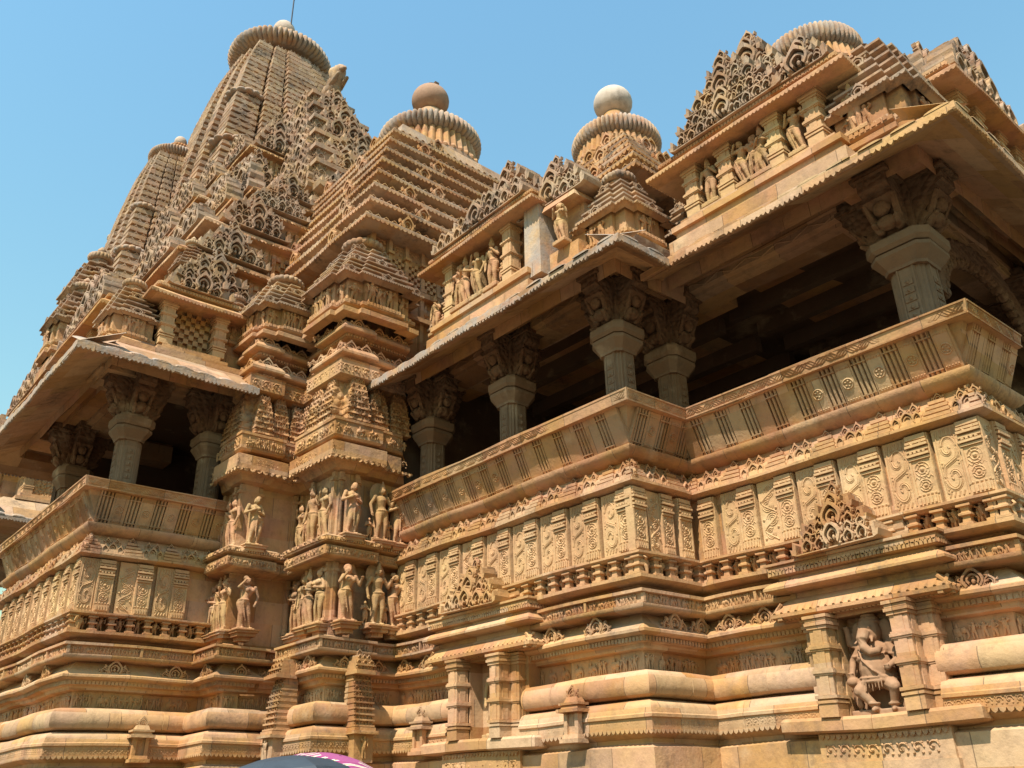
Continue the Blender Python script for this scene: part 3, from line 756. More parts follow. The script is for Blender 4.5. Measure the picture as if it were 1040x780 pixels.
# ---- architraves, eaves
def eave(path, o_lip, z_lip=4.13, z_in=4.84, mat='smooth', humps=.45, o_in=-.25, pre=None, post=None, lipmat='grey'):
    m = M()
    under = [(o_in, z_in-.06), (o_lip-.02, z_lip-.02), (o_lip, z_lip), (o_lip, z_lip+.10), (o_lip-.05, z_lip+.13), (o_in+.32, z_in+.16), (o_in, z_in+.2)]
    m.sweep(path, under, pre=pre, post=post)
    e = part('eave', m, mat, T)
    gm_ = M()
    gm_.sweep(path, [(o_lip-.10, z_lip+.155), (o_lip+.004, z_lip+.108), (o_lip+.012, z_lip+.10), (o_lip+.012, z_lip+.0), (o_lip-.01, z_lip-.004)], pre=pre, post=post)
    for fr, L, side in segs(([pre] if pre else [])+list(path)+([post] if post else []), o_lip+.012)[(1 if pre else 0):(-1 if post else None)]:
        k = int(L/.075); p = L/k
        for i in range(k):
            if random.random() > .07: gm_.put(PETAL, fr(i*p, z_lip+.012, -.035)@np.diag([p*.86, .055*random.uniform(.6, 1.1), .037, 1]))
        k = int(L/humps); p = L/k
        for i in range(k):
            b = M(); w = .16
            P0 = []
            a = np.linspace(0, math.pi, 7)
            hl = min(.75, (o_lip-o_in)*.6)
            for t_, sc in ((0.0, 1), (.15, 1.0), (1.0, 1.0)):
                P0.append(np.stack([w*np.cos(a), .10+t_*hl*.52+.034*sc*np.sin(a), np.full(7, -t_*hl)], -1))
            b.grid(P0); b.add(P0[0], [tuple(range(7))]); gm_.put(b, fr(p*(i+.5), z_lip))
    part('eave_lip', gm_, lipmat, e)
    return e
P_E2 = [(0, 1.25), (4.07, 1.25), (4.07, 6.35), (1, 6.35)]
EP = [(-5.62, .07), (-.07, .07), (-.07, 1.17), (4.15, 1.17), (4.15, 6.35), (1.5, 6.35)]
eave(EP[2:], 1.0, 4.15, 4.86, 'eave', .42, pre=EP[1], lipmat='smooth')
eave(EP[:3], 1.0, 4.13, 4.82, 'eave', .5, post=EP[3])
eave([(-13.4, -2.0), (-13.4, -4.55), (-8.09, -4.55), (-8.09, -2.43)], 1.16, 4.13, 4.86, 'eave', .40)
eave([(-26.5, 0), (-26.5, -4.0), (-19.5, -4.0), (-19.5, -2.0)], 1.0, 4.13, 4.84, 'eave', .5)
def beams(path, inset=.3, mat='eave'):
    m = M(); m.sweep(path, [(-inset-.62, 4.82), (-inset-.62, 4.42), (-inset-.1, 4.42), (-inset-.1, 4.48), (-inset, 4.50), (-inset, 4.62), (-inset+.04, 4.64), (-inset+.04, 4.84)])
    for fr, L, side in segs(path, -inset):
        k = max(1, int(L/.5)); p = L/k
        for i in range(k):
            b = M(); b.tube([(0, 4.51, .0), (p*.5, 4.61, .0), (p, 4.51, .0)], .012, 4, False); m.put(b, fr(i*p, 0))
    part('architrave', m, mat, T)
beams([(-5.58, 0), (0, 0), (0, 1.6)]); beams([(0, 1.25), (4.07, 1.25), (4.07, 6.35)]); beams([(-13.4, -2.0), (-13.4, -4.55), (-8.09, -4.55), (-8.09, -2.43)])
m = M()
for (x0, x1, y0, y1) in ((-13.6, -7.9, -4.5, 1.2), (-6.6, .4, .1, 7.5), (-.2, 4.0, 1.35, 6.34)):
    m.box(x0+.1, x1-.1, y0+.1, y1, 4.90, 5.06)
for k in range(5):
    m.box(-.1, 3.6, 2.2+k*.85, 2.35+k*.85, 4.62, 4.9); m.box(-5.4, -.4, .95+k*1.1, 1.15+k*1.1, 4.60, 4.9)
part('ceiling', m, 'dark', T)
# arch with a toothed edge between the porch pillars
m = M()
a = np.linspace(0, math.pi, 25); yc = 3.8
ou = np.stack([yc+1.75*np.cos(a), 3.15+1.25*np.sin(a)], -1); ii = np.stack([yc+1.42*np.cos(a), 3.10+.98*np.sin(a)], -1)
t = M(); ribbon(t, ou, ii, -.06, .06)
for k in range(24):
    p = (ii[k]+ii[k+1])/2; t.sphere((p[0], p[1], 0), .09, 6, 5); p = (ou[k]+ou[k+1])/2; t.sphere((p[0], p[1], 0), .07, 6, 5)
v, l, c = t.arr(); m.raw(np.stack([v[:, 2]+3.74, v[:, 0], v[:, 1]], -1), l, c)
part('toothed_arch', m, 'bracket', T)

# ---- niches in the plinth
def col_shaft(m, x, y, z0, z1, h=.115):
    # square shaft with ring mouldings, recessed corners
    L = z1-z0
    m.box(x-h, x+h, y-h, y+h, z0, z0+.14); m.box(x-h*1.12, x+h*1.12, y-h*1.12, y+h*1.12, z0+.15, z0+.18); m.box(x-h*1.18, x+h*1.18, y-h*1.18, y+h*1.18, z0+.20, z0+.235)
    m.box(x-h*.92, x+h*.92, y-h*.92, y+h*.92, z0+.1, z1-.1)
    m.box(x-h*.45, x+h*.45, y-h*1.0, y+h*1.0, z0+.24, z1-.16); m.box(x-h*1.0, x+h*1.0, y-h*.45, y+h*.45, z0+.24, z1-.16)
    for t in (.42, .66): m.box(x-h*1.18, x+h*1.18, y-h*1.18, y+h*1.18, z0+L*t, z0+L*t+.035); m.box(x-h*1.08, x+h*1.08, y-h*1.08, y+h*1.08, z0+L*t-.02, z0+L*t+.055)
    for k, e in enumerate((1.1, 1.25, 1.15, 1.32)): m.box(x-h*e, x+h*e, y-h*e, y+h*e, z1-.16+k*.04, z1-.16+k*.04+.035)
def niche(xc, wy, half, open_half, gable_h, seed):
    e = empty('wall_niche', (xc, wy, -4.5), T)
    m = M()
    zb, zt = -2.12, -.98
    x0, x1 = xc-half, xc+half
    m.box(x0, x1, wy+.02, wy+.5, -4.5, -.75)                                    # back
    m.box(x0, x0+.22, wy-.14, wy+.1, zb, zt); m.box(x1-.22, x1, wy-.14, wy+.1, zb, zt)
    m.box(xc-open_half-.26, xc-open_half-.02, wy-.22, wy+.1, zb, zt); m.box(xc+open_half+.02, xc+open_half+.26, wy-.22, wy+.1, zb, zt)
    m.box(x0-.05, x1+.05, wy-.38, wy+.1, -4.5, -2.60); m.box(x0-.02, x1+.02, wy-.345, wy+.1, -2.60, -2.28)
    m.box(x0+.10, x1-.10, wy-.24, wy+.1, -1.02, -.80)
    part('niche_wall', m, 'smooth', e)
    fm = M(); 
    frieze_row(fm, lambda a, b: SF(x0+.03+a, wy-.34, -2.55+b), x1-x0-.06, .17, 'leaf', .35, 3)
    fm2 = [(x0+.04, wy-.26), (x1-.04, wy-.26), (x1-.04, wy+.1)]
    petals(fm, lambda a, b: SF(x0+a, wy-.34, -2.30), x1-x0, .07, .06, .03)
    part('niche_frieze', fm, 'carved', e)
    m = M(); PTH = [(x0, wy), (x0, wy-.02), (x1, wy-.02), (x1, wy+.1)]
    m.sweep([(x0, wy+.1)]+PTH[1:], [(.0, -2.32), (.40, -2.28), (.43, -2.26), (.43, -2.15), (.40, -2.115), (-.2, -2.11)])
    part('shelf', m, 'smooth', e)
    for s_ in (-1, 1):
        for (dx, dy, nm) in ((open_half+.14, -.36, 'pilaster'), (open_half+.33, -.16, 'pilaster')):
            m = M(); col_shaft(m, xc+s_*dx, wy+dy, zb, zt, .115 if dy < -.3 else .10); part(nm, m, 'smooth', e)
    # canopy
    m = M(); PB = [(x0+.02, wy+.1), (x0+.02, wy-.05), (x1-.02, wy-.05), (x1-.02, wy+.1)]
    m.sweep(PB, [(0, -.99), (.20, -.985), (.36, -.965), (.39, -.95), (.39, -.905), (.36, -.87), (.30, -.79), (.20, -.72), (.20, -.66), (.40, -.64), (.43, -.62), (.43, -.59), (.38, -.54), (.28, -.49), (.28, -.46), (.34, -.45), (.36, -.43), (.36, -.33), (.40, -.32), (.40, -.29), (-.1, -.28)])
    for fr, L, side in segs(PB, .39):
        dentils(m, lambda a, b, fr=fr: fr(a, -.985, -.14), L, .055, .04, .06)
        k = int(L/.10); p = L/k
        for i in range(k):
            b = M(); b.tube([(p*.5, .03, .0), (p*.5, .07, -.05), (p*.5, .15, -.13)], .022, 5); m.put(b, fr(i*p, -.935))
    for fr, L, side in segs(PB, .36):
        dentils(m, lambda a, b, fr=fr: fr(a, -.44, -.01), L, .05, .05, .03); petals(m, lambda a, b, fr=fr: fr(a, -.36, -.01), L, .06, .05, .03)
    part('canopy', m, 'sand', e, smooth=28)
    m = M(); m.put(gav_gable(x1-x0-.42, gable_h, 3, .34, seed), SF(xc-.06, wy-.24, -.285))
    part('gable', m, 'sand', e)
    m = M(); w = (x1-x0-.5)/2
    for k in range(2):
        m.put(gav_gable(.34, gable_h*.55, 2, .22, seed+k), EF(x1-.18-.1*k, wy-.02, -.285+.1*k))
    part('side_gable', m, 'sand', e)
    return e
niche(2.50, 1.25, .74, .36, .66, 5)
niche(-2.92, 0.0, .86, .36, .64, 9)

# ---- sculptured wall buttresses
TW = [(-.20, [(-.02, -.44), (-.02, -.30), (.06, -.29), (.10, -.26), (.10, -.22), (-.08, -.20)]),]
def tower_prof(z_top):
    p = [(-.3, -.44), (-.10, -.43), (-.10, .80), (.02, .82), (.20, .84), (.22, .86), (.22, 1.01), (.14, 1.03), (.17, 1.05), (.25, 1.07), (.25, 1.17), (.20, 1.20), (.02, 1.21), (-.10, 1.24),
         (-.10, 2.42), (.02, 2.46), (.10, 2.56), (.26, 2.60), (.26, 2.86), (.20, 2.885), (.05, 2.90), (.05, 2.95), (.17, 2.97), (.20, 3.01), (.20, 3.27), (.22, 3.28), (.22, 3.33), (.02, 3.36),
         (-.10, 3.40), (-.12, 4.18), (.05, 4.22), (.12, 4.26), (.12, 4.54), (.14, 4.56), (.02, 4.58)]
    return p
def kapota(o, z):   # overhanging curved course: soffit, lip, sloping back
    return [(o-.30, z-.16), (o-.16, z-.12), (o-.14, z-.05), (o-.02, z-.02), (o, z), (o, z+.05), (o-.06, z+.13), (o-.18, z+.22), (o-.30, z+.26)]
def mini_spire(m, F, z0, H, hw, dep, rows=7, curve=.62):
    dz = H/rows
    for r_ in range(rows):
        t = r_/rows; ww = hw*(1-curve*t**2.2); dd = dep*(1-.55*t**2); B = M()
        B.box(-ww*.94, ww*.94, r_*dz, (r_+1)*dz, -.1, dd*.80); B.box(-ww, ww, r_*dz, r_*dz+dz*.30, -.1, dd); m.put(B, F(z0))
        k = 3
        for q in range(k): m.put(GAVS, F(z0+r_*dz+dz*.25)@np.array([[ww*.64, 0, 0, (q-1)*ww*.66], [0, dz*.85, 0, 0], [0, 0, .12, dd*.80-.005], [0, 0, 0, 1.]]))
    m.put(GAVM, F(z0+H*.98)@np.diag([hw*.7, .12, .12, 1]))
def plinth_spire(F):
    m = M(); B = M(); B.box(-.17, .17, -2.35, -1.95, -.05, .26); B.box(-.22, .22, -1.95, -1.90, -.05, .34); B.box(-.19, .19, -1.90, -1.85, -.05, .30); m.put(B, F(0))
    m.put(LOW[1], F(-2.30)@np.array([[.22, 0, 0, 0], [0, .32, 0, 0], [0, 0, .25, .25], [0, 0, 0, 1.]]))
    mini_spire(m, F, -1.84, .78, .18, .28, 9, .05); B = M(); B.box(-.21, .21, -1.06, -1.01, -.05, .32); m.put(B, F(0)); mini_spire(m, F, -1.01, .26, .19, .28, 3, .8)
    return part('pilaster_spire', m, 'sand', T)
plinth_spire(lambda v_: SF(-6.22, -1.72, v_)); plinth_spire(lambda v_: EF(-5.26, -.98, v_))
def tower(path, top_prof, name, seed):
    e = empty('carved_buttress', tuple(np.mean(np.asarray(path), 0))+(-.44,), T)
    m = M(); m.courses(path, tower_prof(0), (-.20, .80, 1.24, 2.42, 2.90, 3.40, 4.18), **nb(path)); 
    for fr, L, side in segs(path, -.10):
        if L > .3:
            for (za, zb_) in ((-.20, .80), (1.24, 2.42)):
                for u_ in (.0, L-.085):
                    B = M(); B.box(u_, u_+.085, za, zb_, -.02, .075); B.box(u_-.012, u_+.097, zb_-.16, zb_-.11, -.02, .10); B.box(u_-.012, u_+.097, za+.02, za+.07, -.02, .10); B.box(u_+.03, u_+.055, za+.1, zb_-.2, .07, .088); m.put(B, fr(0, 0))
    part('buttress_wall', m, 'sand', e, smooth=28)
    # carved bands
    m = M()
    for o, z, h, kind in ((.22, .875, .12, 'procession'), (.20, 3.04, .20, 'procession'), (.12, 4.28, .22, 'leaf')):
        for k, (fr, L, side) in enumerate(segs(path, o)):
            if L > .15: frieze_row(m, lambda a, b, fr=fr: fr(a, z+b, -.005), L, h, kind, .28, seed+k+int(z*10))
    for k, (fr, L, side) in enumerate(segs(path, .25)): dentils(m, lambda a, b, fr=fr: fr(a, 1.09, -.01), L, .045, .06, .03)
    for k, (fr, L, side) in enumerate(segs(path, .26)):
        frieze_row(m, lambda a, b, fr=fr: fr(a, 2.66+b, -.01), L, .18, 'leaf', .14, 1)
        petals(m, lambda a, b, fr=fr: fr(a, 2.605, -.06), L, .12, .07, .07)
    part('carved_band', m, 'carved', e)
    # rows of small spires
    m = M()
    for k, (fr, L, side) in enumerate(segs(path, -.04)):
        n = max(1, int(round(L/.40))); w = L/n
        for q in range(n): mini_spire(m, lambda v_, fr=fr, q=q, w=w: fr(w*(q+.5), v_), 3.36, .80+.06*((q+k) % 2), w*.47, .22)
    part('small_spires', m, 'lattice', e)
    if top_prof:
        m = M(); prof = [(-.1, 4.56)]
        for (o, z) in top_prof: prof += kapota(o, z)
        m.sweep(path, prof)
        om = m
        for (o, z) in top_prof:
            for k, (fr, L, side) in enumerate(segs(path, o-.06)):
                n = max(1, int(round(L/.42))); w = L/n
                for q in range(n):
                    om.put(GAV, fr(w*(q+.5), z+.04, -.06)@np.diag([.30, .25, .18, 1]))
                    for s_ in (-1, 1): om.put(GAVM, fr(w*(q+.5)+s_*.17, z+.04, -.04)@np.diag([.16, .15, .14, 1]))
            for k, (fr, L, side) in enumerate(segs(path, o-.14)): dentils(om, lambda a, b, fr=fr: fr(a, z-.11, -.02), L, .06, .05, .035)
        part('layered_course', m, 'sand', e, smooth=28)
    return e
tower(P_T2, [(.10, 4.72), (.06, 5.26)], 't2', 11)
tower(P_T1, [(.10, 4.72), (.06, 5.20)], 't1', 23)

AMA = {}
def amalaka(m, cx, cy, z, R, h, n=28):
    seg = n*6; th = np.arange(seg)*2*math.pi/seg; rows = 9; P = np.zeros((rows, seg, 3))
    for i in range(rows):
        t = -1+2*i/(rows-1); rr = R*(.80+.20*math.sqrt(max(0, 1-t*t)))
        lob = rr*(1-.10*(1-np.abs(np.sin(n*th/2)))**1.4*(1-t*t*.4))
        P[i, :, 0] = cx+lob*np.cos(th); P[i, :, 1] = cy+lob*np.sin(th); P[i, :, 2] = z+h*(t+1)/2
    m.grid(P, closev=True); m.add(P[-1], [tuple(range(seg))]); m.add(P[0], [tuple(range(seg))[::-1]])
def flutes(m, cx, cy, z0, z1, R0, R1, n=40):
    seg = n*4; th = np.arange(seg)*2*math.pi/seg; P = np.zeros((2, seg, 3))
    for i, (rr, z) in enumerate(((R0, z0), (R1, z1))):
        lob = rr*(1-.07*(1-np.abs(np.sin(n*th/2)))); P[i, :, 0] = cx+lob*np.cos(th); P[i, :, 1] = cy+lob*np.sin(th); P[i, :, 2] = z
    m.grid(P, closev=True); m.add(P[-1], [tuple(range(seg))])
def sq_path(cx, cy, h, step=.0):
    # closed square plan, counter-clockwise so that outward is on the right, with projecting middles
    if not step: return [(cx-h, cy-h), (cx+h, cy-h), (cx+h, cy+h), (cx-h, cy+h)]
    a = h*.55; b = h+step
    return [(cx-h, cy-h), (cx-a, cy-h), (cx-a, cy-b), (cx+a, cy-b), (cx+a, cy-h), (cx+h, cy-h), (cx+h, cy-a), (cx+b, cy-a), (cx+b, cy+a), (cx+h, cy+a), (cx+h, cy+h), (cx+a, cy+h), (cx+a, cy+b), (cx-a, cy+b), (cx-a, cy+h), (cx-h, cy+h), (cx-h, cy+a), (cx-b, cy+a), (cx-b, cy-a), (cx-h, cy-a)]
def closed_segs(path, o):
    p = [tuple(q) for q in path]; n = len(p)
    return segs([p[-1]]+p+[p[0]], o)[1:-1] if n > 4 else segs([p[-1]]+p+[p[0]], o)[1:3]
def turret(cx, cy, z0, h, H, parent=None, tiers=5, gallery=True, mat='roof', fine=True, am=True, step=True, ped=True):
    # little shrine: base, pillared gallery, stepped roof, ribbed disc and finial
    e = empty('turret', (cx, cy, z0), parent or T)
    st = h*.12 if step else 0
    pth = sq_path(cx, cy, h*.82, st); m = M()
    if ped: m.box(cx-h*.93, cx+h*.93, cy-h*.93, cy+h*.93, z0-.55, z0-.2); m.box(cx-h*.86, cx+h*.86, cy-h*.86, cy+h*.86, z0-.2, z0+.02)
    zb = z0+H*.36 if gallery else z0+H*.10
    pr = [(-.02, z0), (h*.16, z0+.02*H), (h*.16, z0+.06*H), (.02, z0+.09*H), (h*.10, z0+.11*H), (h*.10, z0+.14*H), (-h*.02, z0+.16*H), (-h*.02, zb+.01*H)] if gallery else [(0, z0), (h*.1, z0), (h*.1, z0+.05*H), (0, zb)]
    m.sweep(pth, pr, closed=True)
    if gallery and fine:
        om = m
        for k, (fr, L, side) in enumerate(closed_segs(pth, 0)):
            frieze_row(om, lambda a, b, fr=fr: fr(a, z0+.165*H+b, -.02), L, .18*H, 'procession', .3, k+int(cx*10)); dentils(om, lambda a, b, fr=fr: fr(a, z0+.12*H, h*.09), L, .07, .03*H, .02)
    part('turret_base', m, 'sand', e)
    m = M(); ztop = z0+H*(.80 if am else .97); hh = h; n = tiers; q = []
    for k in range(n):
        t = k/n; z = zb+(ztop-zb)*t; dz = (ztop-zb)/n; ho = h*(1.06-.66*t)-h*.82; hi = h*(1.06-.66*(k+1)/n)-h*.82
        q += [(ho-h*.18, z-.02*H if k == 0 else z), (ho, z+dz*.16), (ho, z+dz*.34), (hi-h*.03, z+dz*.62), (hi-h*.19, z+dz*.66), (hi-h*.19, z+dz*.97)]
    q += [(-h*.55, ztop)]
    m.sweep(pth, q, closed=True)
    if fine:
        om = m
        for k in range(n):
            t = k/n; z = zb+(ztop-zb)*t; dz = (ztop-zb)/n; ho = h*(1.06-.66*t)-h*.82
            for (fr, L, side) in closed_segs(pth, ho):
                if L > .12:
                    if k == 0: petals(om, lambda a, b, fr=fr: fr(a, z+dz*.18, -.02), L, .06, .035, .028)
                    if k % 3 == 0 and L > .25: om.put(GAVM, fr(L/2, z+dz*.30, -.06)@np.diag([min(.26, L*.6), dz*.9, .12, 1]))
    part('stepped_roof', m, mat, e)
    if am:
        m = M(); amalaka(m, cx, cy, z0+H*.83, h*.52, H*.07, 20); m.lathe([(h*.34, z0+H*.78), (h*.34, z0+H*.84)], cx, cy, 16)
        m.lathe([(h*.34, z0+.90*H), (h*.30, z0+.915*H), (h*.12, z0+.92*H), (h*.18, z0+.94*H), (h*.18, z0+.96*H), (h*.04, z0+H), (0.001, z0+H)], cx, cy, 16)
        part('ribbed_disc', m, mat, e, smooth=50)
    return e
turret(-6.22, -.78, 5.52, .88, 2.45, tiers=7, ped=False)
turret(-7.72, -1.75, 5.45, .74, 1.95, tiers=6, ped=False)

# ---- big stepped pyramid roofs
def pyramid(cx, cy, z0, z1, h0, h1, tiers, bell, label=None, step=.25):
    e = empty('pyramid_roof', (cx, cy, z0), T)
    if label: e['label'] = label
    dz = (z1-z0)/tiers
    for k in range(tiers):
        t = k/(tiers-1); h = h0+(h1-h0)*t**1.15; z = z0+k*dz
        pth = sq_path(cx, cy, h-.45, 0)
        m = M(); rec = -.25
        m.sweep(pth, [(rec-.3, z-.02), (.28, z-.06), (.42, z-.02), (.45, z), (.45, z+.07), (.40, z+.12), (.20, z+dz*.42), (.05, z+dz*.50), (-.02, z+dz*.55), (-.02, z+dz*.72), (-.06, z+dz*.74), (rec-.1, z+dz*.98), (rec-.6, z+dz)], closed=True)
        tr = part('roof_tier', m, 'roof', e, smooth=25)
        om = M()
        for (fr, L, side) in segs([pth[3]]+pth+[pth[0]], .45)[1:3]:
            petals(om, lambda a, b, fr=fr: fr(a, z+.02, -.03), L, .11, .07, .04)
            n = int(L/.20); p = L/n
            for i in range(n): om.put(GAVS, fr(p*(i+.5), z+.06, -.09)@np.diag([p*.85, .11, .20, 1]))
            n = max(2, int(L/2.3)); p = L/n
            for i in range(n):
                om.put(GAV, fr(p*(i+.5)+(k % 2)*.4-.2, z+.05, -.12)@np.diag([.36, .36, .34, 1]))
        part('arch_edging', om, 'sand', tr)
    return e
mp = pyramid(-10.5, YA, 8.0, 12.6, 5.0, 3.50, 8, True)
def finial(e, cx, cy, zb, zf, z0, z1, R, zball, rb, tip=False, bm='ball'):
    # bell, fluted neck from zf, ribbed disc with its rim between z0 and z1, domed cover and pot
    m = M(); m.lathe([(R*1.02, zb), (R*1.05, zb+.15), (R*1.0, zf-.08), (R*.86, zf), (R*.80, z0+.1)], cx, cy, 36); part('roof_bell', m, 'roof', e, smooth=40)
    m = M(); flutes(m, cx, cy, zf, z0, R*.96, R*.88, 40)
    for k in range(40): 
        a_ = k*2*math.pi/40; m.sphere((cx+R*.97*math.cos(a_), cy+R*.97*math.sin(a_), zf-.02), R*.06, 5, 4)
    part('fluted_neck', m, 'sand', e)
    m = M(); amalaka(m, cx, cy, z0, R, z1-z0, 58); part('ribbed_disc', m, 'grey', e, smooth=50)
    top = (zball-rb*.85) if rb else z1+.55
    m = M(); m.lathe([(R*.86, z1-.10), (R*.74, z1+.06*R), (R*.50, z1+.17*R), (rb*.75 if rb else .32, z1+.24*R), (rb*.62 if rb else .3, top if rb else z1+.30*R), (.001, top+.02)], cx, cy, 32); part('domed_cover', m, 'sand', e, smooth=40)
    if rb:
        m = M(); m.sphere((cx, cy, zball), rb, 28, 16, (1, 1, .93)); part('pot_finial', m, bm, e, smooth=60)
        if tip:
            m = M(); zt = zball+rb*.88
            m.lathe([(rb*.42, zt-.06), (rb*.40, zt+.05), (rb*.22, zt+.07), (rb*.25, zt+.15), (.001, zt+.18)], cx, cy, 14); m.box(cx, cx+rb*.5, cy-.05, cy+.1, zt, zt+.1)
            part('broken_tip', m, 'dark', e)
m = M()
for k, (h, z) in enumerate(((3.0, 12.1), (2.4, 12.6))): m.box(-10.5-h, -10.5+h, YA-h, YA+h, z+.4, z+.95, .2)
part('roof_core', m, 'roof', mp)
finial(mp, -10.5, YA, 12.8, 14.5, 15.25, 15.85, 1.62, 17.40, .60, True, 'roofball')
mp2 = pyramid(-2.95, YA, 7.2, 9.75, 2.7, 1.45, 6, True)
finial(mp2, -2.95, YA, 9.6, 10.0, 10.45, 10.92, 1.04, 11.98, .46)
mp3 = pyramid(1.98, YA, 6.4, 8.35, 2.0, 1.15, 4, True)
finial(mp3, 1.98, YA, 8.2, 8.88, 9.26, 9.76, .92, 0, 0)

# ---- walls under the pyramids
m = M()
m.box(-15.2, -6.0, -.8, 8.4, 4.9, 8.0); m.box(-4.9, -.9, 1.9, 5.7, 4.9, 7.6); m.box(.6, 3.8, 2.4, 5.2, 4.9, 6.7)
part('clerestory_wall', m, 'sand', T)
m = M()
W1 = [(-6.0, -.8), (-6.0, 8.4)]
for fr, L, side in segs(W1, 0):
    for k in range(11):
        u0 = .02+k*.42
        b = M(); b.box(u0, u0+.09, 5.2, 7.98, 0, .10); b.box(u0-.03, u0+.12, 7.60, 7.66, 0, .15); b.box(u0-.03, u0+.12, 6.96, 7.02, 0, .15); m.put(b, fr(0, 0))
        m.put(LEAF, fr(u0+.11, 7.68, .0)@np.diag([.29, .27, .25, 1]))
        for i in range(4):
            for j in range(7):
                if (i+j) % 2: continue
                b = M(); b.box(u0+.10+i*.078, u0+.178+i*.078, 7.03+j*.08, 7.11+j*.08, 0, .08); m.put(b, fr(0, 0))
    b = M(); b.box(0, L, 6.80, 6.92, 0, .16); b.box(0, L, 6.2, 6.30, 0, .16); m.put(b, fr(0, 0)); frieze_row(m, lambda a, b, fr=fr: fr(a, 6.33+b), 5, .42, 'procession', .3, 4)
part('stone_grille', m, 'sand', T)

# ---- roof-edge shrines with pillars, statues and lattice gables
STAT = []      # statue places (x, y, z, height, side, pose)
def roof_kiosk(x0, x1, y, z0, zc, gable_h, depth, pillars, side='S', rows=5, seed=1, broad=None, gable_w=None, gable_c=None):
    e = empty('roof_shrine', ((x0+x1)/2, y, z0) if side == 'S' else (y, (x0+x1)/2, z0), T)
    FR = (lambda a, b, c=0: SF(a, y-c, b)) if side == 'S' else (lambda a, b, c=0: EF(y+c, a, b))
    L = x1-x0; m = M()
    def bx(u0, u1, v0, v1, w0, w1, t=0): b = M(); b.box(u0, u1, v0, v1, w0, w1); m.put(b, FR(0, 0))
    bx(x0-.25, x1+.25, z0-.62, z0-.40, -depth, .30); bx(x0-.16, x1+.16, z0-.40, z0-.22, -depth, .20); bx(x0-.20, x1+.20, z0-.22, z0-.12, -depth, .26); bx(x0-.08, x1+.08, z0-.12, z0, -depth, .16)
    bx(x0, x1, z0, zc, -depth, -.22)
    part('shrine_base', m, 'smooth', e)
    for k, u in enumerate(pillars):
        b = M(); col_shaft(b, 0, 0, z0, zc-.06, .125 if not (broad and k in broad) else .17)
        m = M(); m.put(b, FR(u, 0, .02)@np.array([[1, 0, 0, 0], [0, 0, 1, 0], [0, -1, 0, 0], [0, 0, 0, 1.]])); part('pillar', m, 'panel', e)
    m = M(); pp = [(x0-.15, y+depth), (x0-.15, y-.02), (x1+.15, y-.02), (x1+.15, y+depth)] if side == 'S' else [(y-depth, x0-.15), (y+.02, x0-.15), (y+.02, x1+.15), (y-depth, x1+.15)]
    m.sweep(pp, [(-.2, zc-.06), (.20, zc-.10), (.34, zc-.10), (.36, zc-.08), (.36, zc-.03), (.28, zc+.04), (.12, zc+.12), (.12, zc+.15), (.20, zc+.16), (.20, zc+.24), (-.3, zc+.25)])
    for fr, LL, sd in segs(pp, .36): petals(m, lambda a, b, fr=fr: fr(a, zc-.06, -.03), LL, .07, .05, .035)
    for fr, LL, sd in segs(pp, .20): dentils(m, lambda a, b, fr=fr: fr(a, zc+.17, -.01), LL, .06, .05, .025)
    part('cornice', m, 'sand', e, smooth=28)
    gw = gable_w or (L+.25)
    m = M(); m.put(gav_gable(gw, gable_h, rows, .42, seed), FR((x0+x1)/2 if gable_c is None else gable_c, zc+.25, -.10))
    part('gable', m, 'roof', e)
    return e
# porch, south
roof_kiosk(.72, 3.30, 1.12, 5.42, 6.42, 1.35, 1.2, (.90, 1.55, 2.45, 3.10), 'S', 5, 3, gable_w=2.05, gable_c=1.75)
m = M(); m.put(gav_gable(1.35, 1.35, 4, .5, 44), SF(2.1, 1.55, 6.95)); m.put(gav_gable(.8, .62, 2, .4, 45), SF(3.1, 1.22, 6.66)); part('gable', m, 'roof', T)
for u, p in ((1.22, 2), (1.85, 1), (2.12, 4), (2.78, 3)): STAT.append((u, 1.12, 5.42, .80, 'S', p))
STAT.append((3.62, 1.22, 5.30, .78, 'S', 5))
# porch, east
roof_kiosk(2.7, 4.9, 4.35, 5.5, 6.45, 1.25, 1.0, (2.8, 3.4, 4.2, 4.8), 'E', 4, 8)
m = M(); m.put(gav_gable(1.7, 1.2, 4, .4, 31), EF(3.5, 2.9, 6.5)); m.put(gav_gable(1.5, 1.7, 5, .4, 32), EF(3.7, 3.8, 6.6)); part('gable', m, 'roof', T)
turret(3.78, 1.72, 5.0, .62, 2.1, tiers=6, am=False)
# sloping slab courses over the porch roof
m = M()
for (a, z) in ((.35, 4.76), (.10, 4.90)): m.sweep([(.25, 1.25), (4.07, 1.25), (4.07, 6.35)], [(a-.08, z-.45), (a-.04, z-.03), (a, z), (a, z+.10), (a-.2, z+.13), (-.6, z+.13)])
part('roof_slab', m, 'sand', T)
m = M()
for (a, z) in ((.25, 4.72), (.02, 4.88)): m.sweep([(-5.6, 0), (0, 0), (0, 1.6)], [(a-.08, z-.45), (a-.04, z-.03), (a, z), (a, z+.10), (a-.2, z+.13), (-.8, z+.13)])
for (a, z) in ((.45, 4.74), (.15, 4.90)): m.sweep([(-13.4, -2.0), (-13.4, -4.55), (-8.09, -4.55), (-8.09, -2.43)], [(a-.08, z-.45), (a-.04, z-.03), (a, z), (a, z+.10), (a-.2, z+.13), (-.9, z+.13)])
part('roof_slab', m, 'sand', T)
